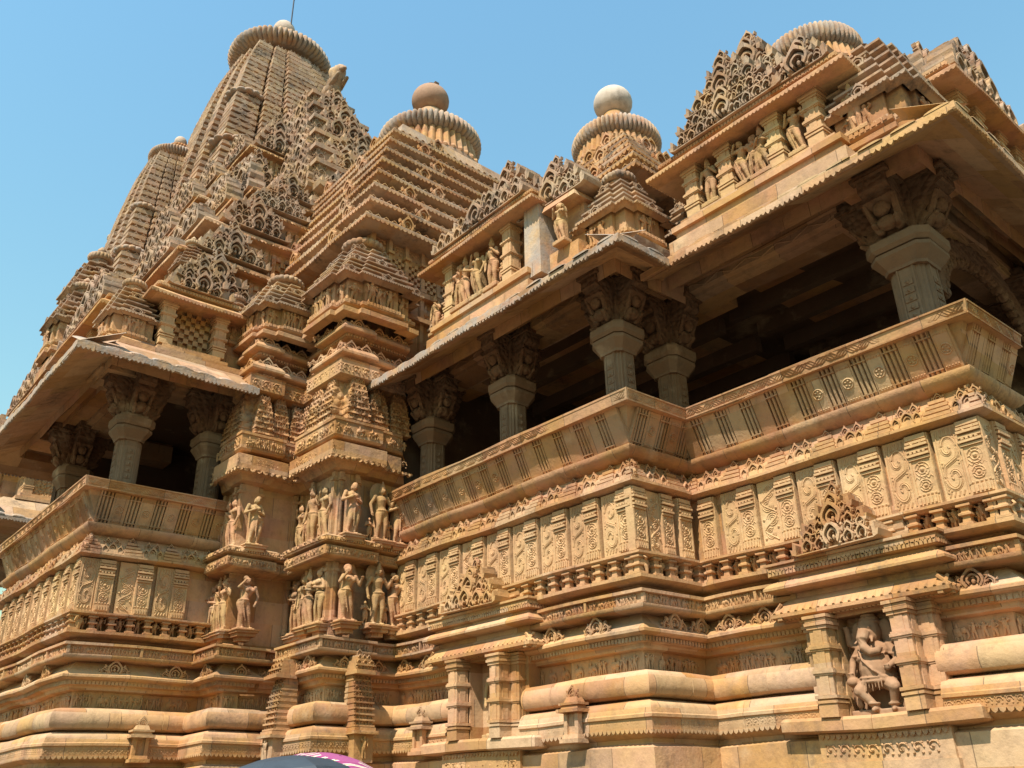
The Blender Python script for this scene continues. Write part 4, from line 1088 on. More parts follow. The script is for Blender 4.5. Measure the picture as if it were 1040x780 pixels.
# main hall, south
roof_kiosk(-4.35, -1.95, .05, 5.40, 6.62, .62, 1.1, (-4.15, -2.42), 'S', 2, 5)
m = M(); m.put(gav_gable(2.3, 1.35, 4, .42, 51), SF(-2.95, .62, 7.0)); m.put(gav_gable(1.6, .9, 3, .4, 52), SF(-1.35, .35, 6.45)); part('gable', m, 'roof', T)
m = M(); m.box(-1.92, -1.50, -.12, .4, 5.1, 6.62, .02); part('pier', m, 'grey', T)
m = M(); m.box(-1.45, -.75, .05, .6, 5.1, 5.45); m.box(-1.42, -.78, .25, .7, 5.45, 6.5); m.box(-1.5, -.7, -.05, .6, 6.30, 6.42, .04); part('statue_recess', m, 'sand', T)
for u, p in ((-3.75, 4), (-3.28, 1), (-2.85, 2)): STAT.append((u, .05, 5.40, .98, 'S', p))
STAT.append((-1.08, .05, 5.45, .78, 'S', 3)); STAT.append((-4.75, .15, 5.3, .8, 'S', 2))
turret(-.42, .78, 5.0, .60, 2.0, tiers=5)
turret(.02, 2.1, 5.05, .46, 1.95, tiers=5)
turret(-4.95, .9, 5.0, .5, 2.2, tiers=5)

# ---- upper stages over the great hall's south transept: stacked blocks with lattice gables
def stage(x0, x1, y0, y1, z0, z1, gable_s=0, gable_e=0, rows=3, seed=0, mat='sand', grille=False, lip=.22, ge_pos=None):
    e = empty('roof_stage', ((x0+x1)/2, (y0+y1)/2, z0), T)
    pth = [(x0, y1), (x0, y0), (x1, y0), (x1, y1)]; H = z1-z0
    m = M(); m.sweep(pth, [(.10, z0), (.14, z0+.03), (.14, z0+.10), (.02, z0+.14), (.0, z0+.16), (.0, z1-.30), (.05, z1-.26), (lip, z1-.24), (lip+.03, z1-.22), (lip+.03, z1-.15), (lip-.05, z1-.08), (.05, z1-.04), (.05, z1), (-.4, z1)])
    m.box(x0+.3, x1-.3, y0+.3, y1, z1-.2, z1)
    part('stage_wall', m, mat, e, smooth=28)
    om = M()
    for k, (fr, L, side) in enumerate(segs(pth, lip+.03)):
        if side == 'W': continue
        petals(om, lambda a, b, fr=fr: fr(a, z1-.19, -.03), L, .09, .06, .035)
    for k, (fr, L, side) in enumerate(segs(pth, 0)):
        if side == 'W': continue
        n = max(1, int(round(L/.75))); w = L/n
        for q in range(n):
            u0 = q*w+.06; hh = H-.55
            if hh < .25: continue
            b = M(); b.box(0, .10, .18, .18+hh, 0, .09); b.box(w-.22, w-.12, .18, .18+hh, 0, .09); om.put(b, fr(u0, z0))
            nu, nv = max(2, int((w-.36)/.11)), max(2, int(hh/.11))
            for i in range(nu):
                for j in range(nv):
                    if (i+j) % 2: continue
                    b = M(); b.box(.12+i*(w-.36)/nu, .12+(i+1)*(w-.36)/nu, .18+j*hh/nv, .18+(j+1)*hh/nv, 0, .06); om.put(b, fr(u0, z0))
    part('carved_screen', om, 'lattice', e)
    if gable_s:
        m = M(); m.put(gav_gable((x1-x0)*.86, gable_s, rows, .42, seed), SF((x0+x1)/2, y0+.10, z1-.02)); part('gable', m, 'roof', e)
    if gable_e:
        yc = ge_pos if ge_pos is not None else y0+min(1.0, (y1-y0)*.4); m = M(); m.put(gav_gable(min(1.6, (y1-y0)*.7), gable_e, rows, .42, seed+1), EF(x1-.10, yc, z1-.02)); part('gable', m, 'roof', e)
    return e
# row on the transept eave, facing east
roof_kiosk(-3.95, -2.95, -8.12, 5.15, 6.15, .85, .9, (-3.98, -2.92), 'E', 3, 21)
m = M()
for j in range(9):
    for i in range(8):
        if (i+j) % 2: m.box(-8.36, -8.26, -3.86+i*.10, -3.76+i*.10, 5.2+j*.10, 5.3+j*.10)
part('stone_grille', m, 'yellow', T)
turret(-8.55, -4.55, 4.95, .46, 1.75, tiers=6, step=True)
roof_kiosk(-12.2, -9.4, -4.65, 5.2, 6.2, 1.2, .9, (-12.1, -11.2, -10.3, -9.5), 'S', 4, 25)
turret(-13.0, -4.5, 4.95, .45, 1.6, tiers=5)
stage(-12.9, -8.75, -3.9, 0, 5.0, 6.9, .0, 1.0, 3, 61)
turret(-8.55, -2.45, 5.6, .38, 1.5, tiers=5)
stage(-12.6, -9.1, -3.5, 0, 6.9, 8.1, .9, .9, 3, 63)
stage(-12.2, -9.5, -2.9, 0, 8.1, 9.3, 1.0, 1.0, 3, 65, ge_pos=-1.9)
stage(-11.9, -9.9, -2.2, 0, 9.3, 10.4, 1.2, .9, 4, 67, ge_pos=-1.2)
stage(-11.6, -10.2, -1.6, 0, 10.4, 11.2, 1.2, .8, 3, 69, ge_pos=-.8)
# link and sanctum masses below the spire
stage(-17.2, -14.2, -2.6, 6, 4.9, 8.0, 1.0, 1.0, 3, 71)
stage(-18.2, -14.8, -2.2, 8, 8.0, 10.6, 1.3, 1.2, 4, 73, ge_pos=-1.3)
stage(-19.0, -15.4, -1.7, 8, 10.6, 12.8, 1.5, 1.4, 4, 75, ge_pos=-.8)
stage(-19.4, -16.0, -1.0, 8, 12.8, 14.6, 1.5, 1.4, 4, 77, ge_pos=-.1)
stage(-19.8, -16.6, -.2, 8, 14.6, 16.2, 1.4, 1.4, 4, 79, ge_pos=.8)
stage(-20.0, -17.0, .8, 7, 16.2, 18.2, 1.3, 1.6, 4, 81, ge_pos=1.6)
m = M(); m.box(-15.6, -15.0, -1.5, 8, 4.9, 12.0); m.box(-26.4, -19.5, -3.4, 9, 4.9, 9.0); m.box(-27.5, -18.5, -2.0, 9.5, 9.0, 12.5)
part('sanctum_wall', m, 'carved', T)
roof_kiosk(-25.5, -20.5, -4.2, 5.2, 6.4, 1.8, 1.2, (-25.3, -23.5, -22.5, -20.7), 'S', 5, 35)
roof_kiosk(-3.6, -2.3, -19.6, 5.2, 6.4, 1.4, 1.0, (-3.5, -2.4), 'E', 4, 36)
stage(-26, -20, -3.2, 0, 7.5, 9.6, 1.5, 1.2, 4, 83)
for x, y, z, h, H in ((-18.4, -2.7, 8.2, .7, 3.0), (-19.9, -3.0, 9.5, .8, 3.2), (-20.6, -2.6, 11.0, .8, 3.4), (-14.4, -2.6, 8.1, .5, 2.2), (-12.9, -3.7, 6.9, .4, 1.8), (-9.0, -3.4, 6.95, .32, 1.4)):
    turret(x, y, z, h, H, tiers=6)

# ---- the curved spire and its attached half-spires
def spire(name, cx, cy, zb, zt, hfun, n, mat='roof', bands=5, lat=True, finials=True, am_r=None, label=None):
    e = empty(name, (cx, cy, zb), T)
    if label: e['label'] = label
    zs = np.linspace(zb, zt, n+1)
    def plan(h, cor):    # plan with corner strips and a projecting middle
        a, b, d1, d2 = .60*h, .30*h, .07*h, .13*h
        g_ = .05*h
        half = [(-h, -h), (-a-g_, -h), (-a-g_, -h+.10*h), (-a, -h+.10*h), (-a, -h-d1), (-b-g_, -h-d1), (-b-g_, -h+.04*h), (-b, -h+.04*h), (-b, -h-d2), (b, -h-d2), (b, -h+.04*h), (b+g_, -h+.04*h), (b+g_, -h-d1), (a, -h-d1), (a, -h+.10*h), (a+g_, -h+.10*h), (a+g_, -h)]
        out = []
        for q in range(4):
            c, s_ = [(1, 0), (0, 1), (-1, 0), (0, -1)][q]
            out += [(c*x-s_*y, s_*x+c*y) for x, y in half]
        return np.array(out)
    rows = []
    for i in range(n):
        z0, z1 = zs[i], zs[i+1]; h = hfun((z0-zb)/(zt-zb)); p = plan(h, 1); p2 = plan(h*.955, 1); dz = z1-z0
        for pp, z in ((p2, z0), (p, z0+dz*.08), (p, z0+dz*.58), (p2, z0+dz*.70)): rows.append(np.column_stack([cx+pp[:, 0], cy+pp[:, 1], np.full(len(pp), z)]))
    hh = hfun(1.0); pp = plan(hh*.9, 1); rows.append(np.column_stack([cx+pp[:, 0], cy+pp[:, 1], np.full(len(pp), zt)]))
    m = M(); m.grid(np.array(rows), closev=True); m.add(rows[-1], [tuple(range(len(rows[-1])))])
    body = part('spire_wall', m, mat, e)
    if lat:                                   # chains of arches running up the strips
        om = M()
        for i in range(n):
            z = zs[i]; h = hfun((z-zb)/(zt-zb)); dz = zs[i+1]-zs[i]
            for FR, sx in ((SF, 'S'), (EF, 'E')):
                for (c0, w, d) in ((-.45, .28, .07), (.45, .28, .07), (0, .56, .13), (-.81, .30, 0), (.81, .30, 0)):
                    if c0 in (-.80, .80): 
                        if i % 2: continue
                    if sx == 'S' and abs(c0) > .2: continue
                    k = 3 if abs(c0) == .45 else (6 if c0 == 0 else 2)
                    for q in range(k):
                        uu = (c0-w/2+w*(q+.5)/k)*h+(.0 if i % 2 else w*h/k*.25); o = h*(1+d)-.02
                        F = FR(cx+uu, cy-o, z) if sx == 'S' else FR(cx+o, cy+uu, z)
                        om.put(GAVM if q % 2 else GAVS, F@np.diag([w*h/k*1.0, dz*.9, .02*h+.02, 1]))
        part('arch_lattice', om, 'roof', body)
    for k in range(bands):                    # ribbed cushions at the corners
        i = int(n*(.04+.88*k/bands)); z = zs[i]; h = hfun((z-zb)/(zt-zb))
        for sx, sy in ((1, -1), (-1, -1), (1, 1)):
            m = M(); amalaka(m, cx+sx*h*.80, cy+sy*h*.80, z, h*.30, (zs[1]-zs[0])*.62, 14); part('corner_cushion', m, 'grey', body)
    hn = hfun(1.0); R = am_r or hn*1.55; mm = M()
    mm.lathe([(hn*1.0, zt-.1), (hn*.95, zt+R*.16), (R*.8, zt+R*.2)], cx, cy, 28); part('neck', mm, 'sand', e, smooth=50)
    m = M(); amalaka(m, cx, cy, zt+R*.16, R, R*.33, 60); part('ribbed_disc', m, 'grey', e, smooth=50)
    z = zt+R*.49
    m = M(); m.lathe([(R*.84, z-.08*R), (R*.72, z+.10*R), (R*.42, z+.32*R), (R*.30, z+.40*R)], cx, cy, 32); part('cover_stone', m, 'grey', e, smooth=50)
    m = M(); amalaka(m, cx, cy, z+.36*R, R*.40, R*.16, 24); part('small_ribbed_disc', m, 'sand', e, smooth=50)
    m = M(); z += .40*R; m.lathe([(R*.26, z), (R*.2, z+.2*R)], cx, cy, 16); m.sphere((cx, cy, z+.36*R), R*.22, 24, 14, (1, 1, 1.1)); part('pot_finial', m, 'ball', e, smooth=60)
    return e, z
prof_main = lambda t: np.interp(t, [0, .15, .3, .45, .6, .75, .88, 1.0], [3.85, 3.80, 3.68, 3.47, 3.16, 2.76, 2.30, 1.68])
sp, ztop = spire('main_spire', -22.8, YA, 11.0, 27.45, prof_main, 50, am_r=2.35)
rd = M(); rd.tube([(-22.35, YA+.1, ztop+.4), (-22.3, YA+.1, 33.6)], .035, 6); rd.sphere((-22.3, YA+.1, 32.3), .12, 8, 6)
part('lightning_rod', rd, plain('iron', (.05, .05, .055), .5, .6), sp)
prof_sub = lambda t: np.interp(t, [0, .2, .45, .7, .88, 1.0], [2.2, 2.16, 1.96, 1.60, 1.26, .92])
spire('half_spire', -23.9, .30, 10.5, 21.15, prof_sub, 34, bands=4, am_r=1.16)
prof_s2 = lambda t: np.interp(t, [0, .3, .6, 1.0], [1.3, 1.15, .85, .45])
spire('half_spire', -20.6, .9, 10.5, 16.5, prof_s2, 20, bands=3, am_r=.62)
spire('half_spire', -26.2, -1.6, 9.5, 15.6, prof_s2, 20, bands=3, am_r=.62)
# the stepped front gable leaning against the spire, facing east
fg = empty('spire_front', (-18, YA, 16), T)
for k in range(6):
    t = k/5; x = -13.6-3.6*t; z = 14.6+6.3*t; w = 2.2*(1-.62*t)
    m = M(); m.box(-20.4, x, YA-w, YA+w, z-.3, z+1.35); m.box(-20.4, x+.15, YA-w-.15, YA+w+.15, z-.42, z-.24); m.box(-20.4, x+.10, YA-w-.1, YA+w+.1, z+1.15, z+1.32)
    for q in range(5): 
        for sy in (-1, 1): m.put(GAV, EF(x-.02, YA+sy*(w-.18), z-.2+.3*q)@np.diag([.34, .30, .22, 1])); m.put(GAVM, SF(x-.18, YA-w+.02, z-.2+.3*q)@np.diag([.34, .30, .22, 1]))
    st = part('gable_block', m, 'roof', fg)
    m = M()
    m.put(gav_gable(2*w, 1.55, 3, .5, 90+k), EF(x+.02, YA, z))
    for q in range(3):
        m.put(gav_gable(1.0, 1.25, 3, .35, 95+k+q), SF(x-.55-q*1.05, YA-w+.02, z+.1))
    part('gable', m, 'roof', st)
lm = M()       # rearing lion on the front
lm.sphere((-19.6, YA, 25.0), .5, 8, 6, (1.2, .7, .8)); lm.cap((-19.4, YA, 25.0), (-19.0, YA, 25.7), .34, .3); lm.sphere((-18.95, YA, 25.75), .26, 8, 6, (1.1, .9, 1)); lm.cap((-18.85, YA, 25.72), (-18.6, YA, 25.62), .16, .11); lm.sphere((-19.15, YA, 25.6), .36, 8, 6, (.6, 1.1, 1.2))
for sy in (-.2, .2): lm.cap((-19.2, YA+sy, 25.1), (-18.7, YA+sy, 25.3), .12, .08); lm.cap((-19.8, YA+sy, 24.8), (-19.6, YA+sy, 24.3), .18, .12)
v_, l_, c_ = lm.arr(); v_ = v_+np.array([2.1, 0, -2.25]); lm = M(); lm.raw(v_, l_, c_)
part('lion', lm, 'roof', fg, smooth=50)

# ================================================================== STATUES
def sculpt(build, voxel=.0115, mat='statue'):
    # one continuous carved body: tapered volumes fused into a single skin
    m = M(); build(m)
    me = mesh_of('statue', m, mat); o = bpy.data.objects.new('tmp', me); S.collection.objects.link(o)
    md = o.modifiers.new('r', 'REMESH'); md.mode = 'VOXEL'; md.voxel_size = voxel; md.use_smooth_shade = True
    sm = o.modifiers.new('s', 'SMOOTH'); sm.factor = .5; sm.iterations = 1
    dg = bpy.context.evaluated_depsgraph_get(); ev = o.evaluated_get(dg)
    me2 = bpy.data.meshes.new_from_object(ev); me2.name = 'statue'; me2.materials.clear(); me2.materials.append(MAT[mat])
    bpy.data.objects.remove(o); return me2
# model space: x right, -y towards the viewer, z up, about 1 high
def person(m, sway=.05, arms='hands', crown='bun', female=True, turn=0.0, halo=False, x=0.0, s=1.0, lean=0.0):
    b = M(); Y = -.10
    hip = np.array([sway, Y, .50]); wst = np.array([sway*.4, Y, .60]); ch = np.array([-sway*.5+lean*.5, Y, .72]); nk = np.array([-sway*.3+lean, Y, .82]); hd = np.array([sway*.2+lean*1.3, Y-.02, .90])
    hw = .075 if female else .065
    for sx, kx, fx in ((-1, -.02, -.005), (1, .03, .02)):
        hp = hip+np.array([sx*hw*.8, 0, -.03]); kn = np.array([sway*.4+sx*.06+kx*.5, Y-.03, .28]); ft = np.array([sx*.06+fx-sway*.3, Y, .05])
        b.cap(hp, kn, .078, .050, 10); b.cap(kn, ft, .048, .030, 10); b.cap(ft+np.array([0, .01, -.03]), ft+np.array([sx*.015, -.085, -.035]), .030, .022, 8)
        b.sphere(kn, .052, 8, 6); b.sphere(ft+np.array([0, 0, .015]), .042, 8, 5, (1, 1, .5))
    b.sphere(hip, .105, 12, 8, (1.12, .85, .75)); b.cap(hip, wst, .095, .070, 12); b.cap(wst, ch, .068, .098, 12); b.sphere(ch+[0, 0, .03], .10, 12, 8, (1.25, .75, .7))
    b.sphere(hip+np.array([0, -.01, .035]), .112, 12, 6, (1.1, .88, .22))     # girdle
    if female:
        for sx in (-1, 1): b.sphere(ch+np.array([sx*.055, -.07, .005]), .047, 10, 8)
    b.cap(ch, nk, .05, .035, 8); b.sphere(ch+np.array([0, -.045, .055]), .055, 10, 6, (1.2, .6, .5))      # necklace
    b.sphere(hd, .062, 12, 10, (.92, 1, 1.15)); b.sphere(hd+np.array([.004, -.062, -.005]), .014, 6, 5, (.7, 1, 1.3))
    for sx in (-1, 1): b.sphere(hd+np.array([sx*.062, .0, -.02]), .024, 6, 5, (.7, .8, 1.5)); b.sphere(hd+np.array([sx*.024, -.054, .008]), .011, 6, 4)
    b.sphere(hd+np.array([0, -.056, -.032]), .013, 6, 4, (1.6, .8, .6))
    if crown == 'bun': b.sphere(hd+np.array([sway*.6, .03, .065]), .052, 10, 8, (1.1, 1, .9)); b.sphere(hd+np.array([0, .0, .035]), .064, 10, 6, (1, 1, .4))
    elif crown == 'tall': 
        for k in range(4): b.sphere(hd+np.array([0, 0, .055+.04*k]), .058-.011*k, 10, 6, (1, 1, .5))
    elif crown == 'wide': b.sphere(hd+np.array([0, .03, .04]), .085, 10, 8, (1.1, .6, .9))
    sh = [ch+np.array([sx*.125, 0, .065]) for sx in (-1, 1)]
    if arms == 'hands': E_ = [(-.20, -.02, -.13), (.20, -.02, -.13)]; H_ = [(-.05, -.13, -.03), (.06, -.13, -.08)]
    elif arms == 'up': E_ = [(-.22, -.03, .02), (.19, -.02, -.14)]; H_ = [(-.13, -.08, .17), (.12, -.06, -.27)]
    elif arms == 'down': E_ = [(-.19, .0, -.15), (.20, -.02, -.13)]; H_ = [(-.16, -.04, -.30), (.11, -.10, .02)]
    elif arms == 'mirror': E_ = [(-.21, -.03, -.08), (.20, -.03, -.10)]; H_ = [(-.12, -.11, .10), (.20, -.11, .04)]
    else: E_ = [(-.21, 0, -.12), (.22, 0, -.10)]; H_ = [(-.20, -.05, -.27), (.25, -.06, .05)]
    for k in range(2):
        e_ = ch+np.array(E_[k])+[0, 0, .03]; h_ = ch+np.array(H_[k])
        b.cap(sh[k], e_, .042, .032, 8); b.cap(e_, h_, .031, .022, 8); b.sphere(sh[k], .046, 8, 6); b.sphere(sh[k]*.6+e_*.4, .043, 8, 5, (1, 1, .45))
        b.sphere(h_, .028, 8, 6, (1, 1, 1.2))
        dd = (h_-e_)/np.linalg.norm(h_-e_)
        for q in range(4): b.cap(h_+np.array([(q-1.5)*.014, 0, 0]), h_+dd*(.040+.006*(q in (1, 2)))+np.array([(q-1.5)*.016, -.008, 0]), .010, .008, 5)
        b.cap(h_, h_+dd*.012+np.array([(.034 if k == 0 else -.034), -.015, .01]), .010, .008, 5)
    if female: b.cap(hip+[-.04, -.085, 0], [sway*.2, Y-.07, .14], .016, .012, 6)
    if halo: b.sphere((hd[0], 0.0, .86), .20, 16, 8, (1, .25, 1.15))
    v, l, c = b.arr(); v = v*s+np.array([x, 0, 0]); m.raw(v, l, c)
def slab(m, w=.34, h=1.0): m.box(-w*.22, w*.22, -.09, .06, -.02, h*.80); m.box(-w*.5, w*.5, -.20, .05, -.07, .02)
def P0(m): slab(m, .36); person(m, .055, 'hands', 'bun')
def P1(m): slab(m, .36); person(m, -.06, 'up', 'bun')
def P2(m): slab(m, .40); person(m, .03, 'down', 'tall', False); person(m, -.03, 'hands', 'bun', True, s=.45, x=.20)
def P3(m): slab(m, .36); person(m, -.05, 'mirror', 'wide')
def P4(m): slab(m, .56); person(m, .05, 'down', 'wide', True, x=-.11, s=.96, lean=.02); person(m, -.05, 'hands', 'tall', False, x=.13)
def P5(m): slab(m, .44); person(m, .02, 'wide', 'tall', False, halo=True); person(m, .03, 'hands', 'bun', True, s=.40, x=-.20); person(m, -.03, 'hands', 'bun', True, s=.42, x=.20)
SCU = [sculpt(p) for p in (P0, P1, P2, P3, P4, P5)]
def ganesh(m):
    m.box(-.30, .30, .0, .10, -.02, .95); m.box(-.30, .30, -.22, .05, -.06, .03)
    m.sphere((.0, -.12, .40), .17, 14, 10, (1.05, 1.0, 1.1)); m.sphere((-.01, -.10, .58), .14, 12, 8, (1.2, .8, .8)); m.sphere((-.03, -.14, .50), .15, 12, 8, (1.1, .75, .4))
    m.sphere((-.02, -.12, .76), .125, 12, 10, (1, .9, 1.1)); m.sphere((-.02, -.08, .88), .10, 10, 8, (1, .9, .6)); m.sphere((-.02, -.07, .95), .06, 8, 6)
    m.tube([(-.02, -.22, .76), (-.03, -.27, .68), (-.02, -.28, .60), (.04, -.27, .55), (.11, -.25, .56), (.13, -.24, .60)], [.065, .058, .05, .044, .038, .03], 10)
    for sx in (-1, 1): m.sphere((-.02+sx*.15, -.06, .77), .10, 10, 8, (.75, .35, 1.15)); m.cap((-.02+sx*.06, -.20, .70), (-.02+sx*.09, -.27, .65), .02, .012, 6); m.sphere((-.02+sx*.055, -.215, .80), .018, 6, 5)
    m.cap((.09, -.14, .28), (.20, -.24, .22), .085, .06, 10); m.cap((.20, -.24, .22), (.14, -.18, .04), .055, .035, 10); m.cap((.14, -.18, .025), (.17, -.27, .015), .03, .022, 8)
    m.cap((-.09, -.14, .28), (-.15, -.27, .20), .085, .06, 10); m.cap((-.15, -.27, .20), (-.03, -.22, .05), .055, .035, 10); m.cap((-.03, -.22, .03), (-.02, -.30, .02), .03, .022, 8)
    for a, e_, h_ in (((-.15, -.10, .62), (-.25, -.12, .50), (-.24, -.20, .36)), ((.15, -.10, .62), (.24, -.14, .48), (.17, -.24, .40)), ((-.15, -.08, .64), (-.27, -.08, .68), (-.26, -.12, .82)), ((.15, -.08, .64), (.26, -.08, .70), (.25, -.12, .84))):
        m.cap(a, e_, .05, .038, 8); m.cap(e_, h_, .036, .028, 8); m.sphere(h_, .034, 8, 6)
        for q in range(4): m.cap(h_, np.array(h_)+[(q-1.5)*.018, -.03, .02], .011, .008, 5)
    m.sphere((-.24, -.20, .30), .07, 8, 6, (1, .8, .7)); m.cap((-.24, -.18, .30), (-.22, -.16, .08), .03, .04, 6)
_g0 = ganesh
def ganesh2(m):
    _g0(m)
    def ringt(c, rx, ry, tilt, rr, n=22):
        a = np.linspace(0, 2*math.pi, n); m.tube(np.stack([c[0]+rx*np.cos(a), c[1]+ry*np.sin(a), c[2]+tilt*np.sin(a)], -1), rr, 6, False)
    for k in range(4): ringt((-.02, -.09, .86+.035*k), .105-.02*k, .095-.018*k, .0, .014)      # tiered crown
    for k in range(9): m.sphere((-.02+.10*math.cos(k*.7), -.09-.09*abs(math.sin(k*.7)), .845), .018, 6, 4)
    ringt((-.02, -.13, .60), .135, .105, .05, .013); ringt((-.02, -.135, .565), .15, .12, .075, .010)   # necklaces
    ringt((.0, -.12, .30), .178, .165, .02, .016); ringt((.0, -.125, .335), .180, .168, .02, .009)       # girdle
    m.tube([(-.13, -.20, .60), (-.06, -.285, .48), (.04, -.30, .38), (.13, -.24, .30)], .011, 6)          # sacred cord
    for k in range(7): m.cap((-.10+.033*k, -.275, .29), (-.10+.033*k, -.285, .22-.03*(k % 2)), .010, .007, 5)
    for (x, y, z) in ((.145, -.185, .07), (-.045, -.225, .08)): ringt((x, y, z), .050, .050, .0, .013, 14)
    for (x, y, z) in ((-.20, -.11, .56), (.195, -.12, .55), (-.21, -.08, .66), (.205, -.08, .67)): ringt((x, y, z), .048, .048, .02, .011, 12)
    a = np.linspace(-.4, math.pi+.4, 22)
    for R in (.30, .335): m.tube(np.stack([-.02+R*np.cos(a), np.full(22, .0), .66+R*.85*np.sin(a)], -1), .013, 5)
    for k in range(15): m.sphere((-.02+.365*math.cos(-.2+k*.253), .01, .66+.31*math.sin(-.2+k*.253)), .024, 6, 4)
    person(m, .05, 'hands', 'bun', True, s=.42, x=-.33); person(m, -.04, 'up', 'wide', False, s=.36, x=.33)
GAN = sculpt(ganesh2, .0085, 'redstatue')
def statue(x, y, z, h, side, pose, label, group=None, me=None, cat='statue'):
    o = bpy.data.objects.new('statue', me or SCU[pose]); S.collection.objects.link(o)
    o.location = (x, y, z); o.scale = (h, h, h); o.rotation_euler.z = {'S': 0, 'E': math.pi/2, 'SE': math.pi/4}[side]
    return tag(o, label, cat, group)
# the two rows on the buttresses
POSE = ['woman with folded arms', 'woman raising one arm', 'crowned man with attendant', 'woman with mirror', 'couple', 'haloed god with two attendants']
ROWS = []
for (z, row, po) in ((-.20, 'lower', (0, 5, 4, 0, 3, 0, 5, 1)), (1.25, 'upper', (1, 4, 5, 1, 0, 3, 5, 0))):
    pl = [(-7.0, -1.20, 'S'), (-6.66, -1.22, 'S'), (-6.22, -1.40, 'S'), (-5.78, -1.40, 'S'), (-5.38, -1.25, 'E'), (-5.38, -1.0, 'E'), (-5.46, -.62, 'E'), (-5.48, -.24, 'E')]
    txt = ['in recess left of wide buttress, {r} row', 'far left in {r} row of wide buttress', 'second left of corner, {r} row of wide buttress', 'just left of corner, {r} row of wide buttress', 'just right of corner, {r} row of wide buttress', 'second right of corner, {r} row of wide buttress', 'third right of corner, {r} row of wide buttress', 'next to balcony, {r} row of wide buttress']
    for (x, y, sd), pz, tx in zip(pl, po, txt):
        if x == -5.38 and y == -1.0: continue
        ROWS.append((x, y, z, .93 if pz != 5 else 1.0, sd, pz, tx.format(r=row)))
    pl = [(-7.92, -2.33, 'S', 0), (-7.62, -2.36, 'S', 2), (-7.32, -2.38, 'S', 3 if row == 'lower' else 1), (-7.02, -2.26, 'E', 1 if row == 'lower' else 0)]
    txt = ['shaded far left, {r} row of narrow buttress', 'second left of corner, {r} row of narrow buttress', 'left of corner, {r} row of narrow buttress', 'right of corner, {r} row of narrow buttress']
    for (x, y, sd, pz), tx in zip(pl, txt): ROWS.append((x, y, z, .90, sd, pz, tx.format(r=row)))
for (x, y, z, h, sd, pz, tx) in ROWS:
    statue(x, y, z, h, sd, pz, 'stone '+POSE[pz]+' '+tx, 'statues in rows on the wall buttresses')
    cb = M(); cb.box(-.20, .20, -.24, .06, -.05, -.01); cb.box(-.17, .17, -.20, .06, -.11, -.05); cb.box(-.11, .11, -.13, .06, -.18, -.11); cb.box(-.22, .22, -.26, .06, -.01, .0)
    mm = M(); mm.put(cb, np.eye(4) if sd == 'S' else rotz(math.pi/2)); o = part('statue_ledge', mm, 'sand', T); o.location = (x, y, z-.02)
RS = ['in left bay of porch roof shrine', 'left in middle bay of porch roof shrine', 'right in middle bay of porch roof shrine', 'in right bay of porch roof shrine', 'right of porch roof shrine',
      'left between pillars of hall roof shrine', 'centred between pillars of hall roof shrine', 'right between pillars of hall roof shrine', 'in recess right of grey roof pier', 'left of pillars on hall roof edge']
for (x, y, z, h, sd, pz), tx in zip(STAT, RS):
    statue(x, y, z+.06, h, sd, pz, 'small stone '+POSE[pz]+' '+tx, 'statues on the roof edge')
statue(2.50, 1.22, -2.10, 1.14, 'S', 0, 'reddish pot-bellied elephant-headed stone figure inside the right wall niche', None, GAN)
statue(-2.92, .06, -2.06, 1.02, 'S', 2, 'slim stone figure deep inside the left wall niche', None)

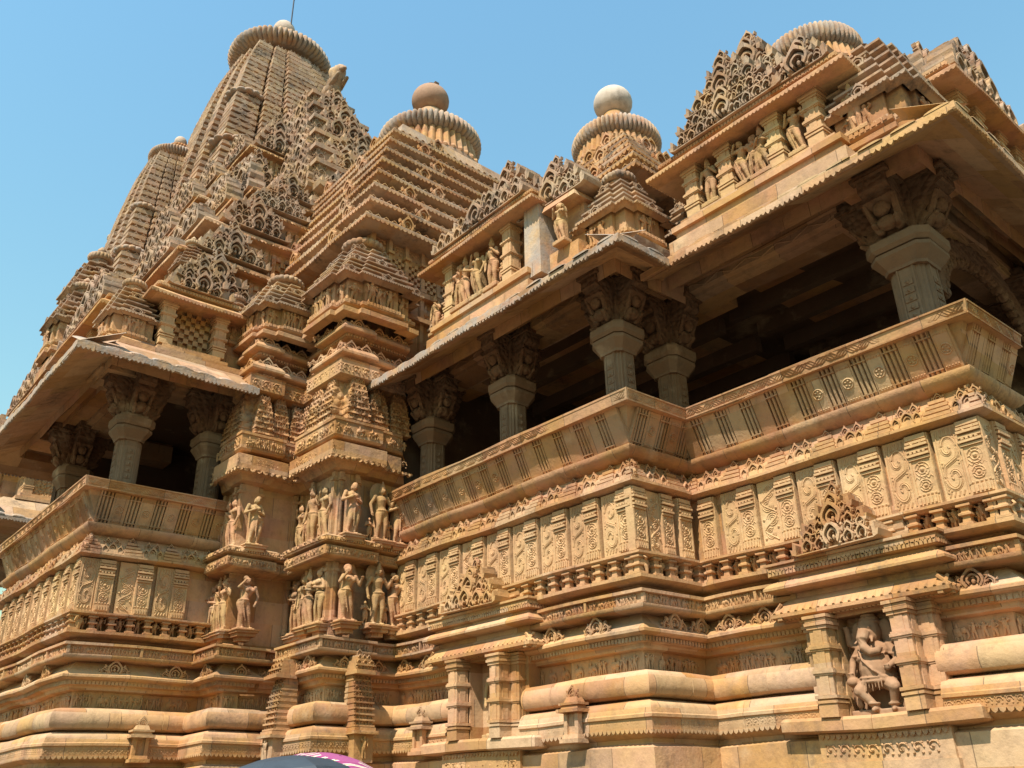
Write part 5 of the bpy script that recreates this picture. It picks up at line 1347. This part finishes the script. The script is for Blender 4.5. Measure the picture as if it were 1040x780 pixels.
# ---- umbrellas of visitors, just breaking the lower edge of the view
def umbrella(loc, R, cols, label, tilt, stripes=None):
    e = empty('umbrella', loc); tag(e, label, 'umbrella', None)
    n = 8; P = []
    m = M(); rows = 5
    for i in range(rows):
        t = i/(rows-1); rr = R*math.sin(t*1.25)/math.sin(1.25); z = R*.42*math.cos(t*1.45)
        ring = []
        for k in range(n*4):
            a = k*2*math.pi/(n*4); sag = 1-.13*t*(abs(math.sin(a*n/2)))
            ring.append((rr*sag*math.cos(a), rr*sag*math.sin(a), z))
        P.append(ring)
    P = np.array(P); R3 = np.array(Matrix.Rotation(tilt[0], 3, 'X') @ Matrix.Rotation(tilt[1], 3, 'Y'))
    P = P@R3.T+np.array(loc)
    m.grid(P[:2] if stripes else P, closev=True)
    c = part('canopy', m, cols, e)
    if stripes:
        b = M(); b.grid(P[1:], closev=True); part('striped_border', b, stripes, e, smooth=25)
    s_ = M(); ax = R3@np.array([0, 0, 1.])
    s_.tube([np.array(loc)+ax*R*.42, np.array(loc)-ax*.75], .008, 6); part('shaft', s_, IRON, e)
    h = M(); q = np.array(loc)-ax*.75; h.tube([q, q-ax*.05, q-ax*.09+np.array([.02, 0, 0]), q-ax*.09+np.array([.05, 0, 0]), q-ax*.05+np.array([.06, 0, 0])], .013, 6); part('handle', h, IRON, e)
    for k in range(n):
        a = k*4; rb = M(); rb.tube(P[:, a]-ax*.006, .003, 4); part('rib', rb, IRON, e)
    return e
IRON = plain('dark_metal', (.04, .04, .045), .4, .7)
def striped():
    m = bpy.data.materials.new('striped_cloth'); m.use_nodes = True; t = m.node_tree; b = t.nodes['Principled BSDF']; b.inputs['Roughness'].default_value = .8
    tc = nn(t, 'ShaderNodeTexCoord'); 
    mp_ = nn(t, 'ShaderNodeSeparateXYZ'); t.links.new(tc.outputs['Object'], mp_.inputs[0])
    at2 = nn(t, 'ShaderNodeMath', operation='MULTIPLY_ADD'); t.links.new(mp_.outputs[0], at2.inputs[0]); at2.inputs[1].default_value = 22.0; t.links.new(mp_.outputs[1], at2.inputs[2])
    fr = nn(t, 'ShaderNodeMath', operation='FRACT'); t.links.new(at2.outputs[0], fr.inputs[0])
    rp = nn(t, 'ShaderNodeValToRGB'); rp.color_ramp.interpolation = 'CONSTANT'; cr = rp.color_ramp.elements
    cr[0].position = 0; cr[0].color = (.27, .045, .13, 1); cr[1].position = .45; cr[1].color = (.75, .70, .6, 1)
    for p, c in ((.55, (.03, .03, .04, 1)), (.63, (.7, .5, .12, 1)), (.72, (.75, .72, .65, 1)), (.80, (.27, .045, .13, 1))):
        q = cr.new(p); q.color = c
    t.links.new(fr.outputs[0], rp.inputs[0]); t.links.new(rp.outputs[0], b.inputs['Base Color']); return m
def viewpt(px, py, dist):
    a, b = (px-520)/904.81, -(py-390)/904.81
    d = Vector((f.x+a*r2.x+b*u2.x, f.y+a*r2.y+b*u2.y, f.z+a*r2.z+b*u2.z)); return np.array(Vector(CAM)+d*dist)
IRON = IRON
q = viewpt(286, 806, 4.2); umbrella(tuple(q), .38, plain('slate_cloth', (.035, .045, .055), .55), 'dark slate umbrella with faceted canopy in front of the temple base', (.05, -.12))
q = viewpt(338, 797, 4.6); umbrella(tuple(q), .34, plain('pink_cloth', (.30, .06, .16), .8), 'pink umbrella with pale stripes just behind the dark one', (-.1, .25), striped())
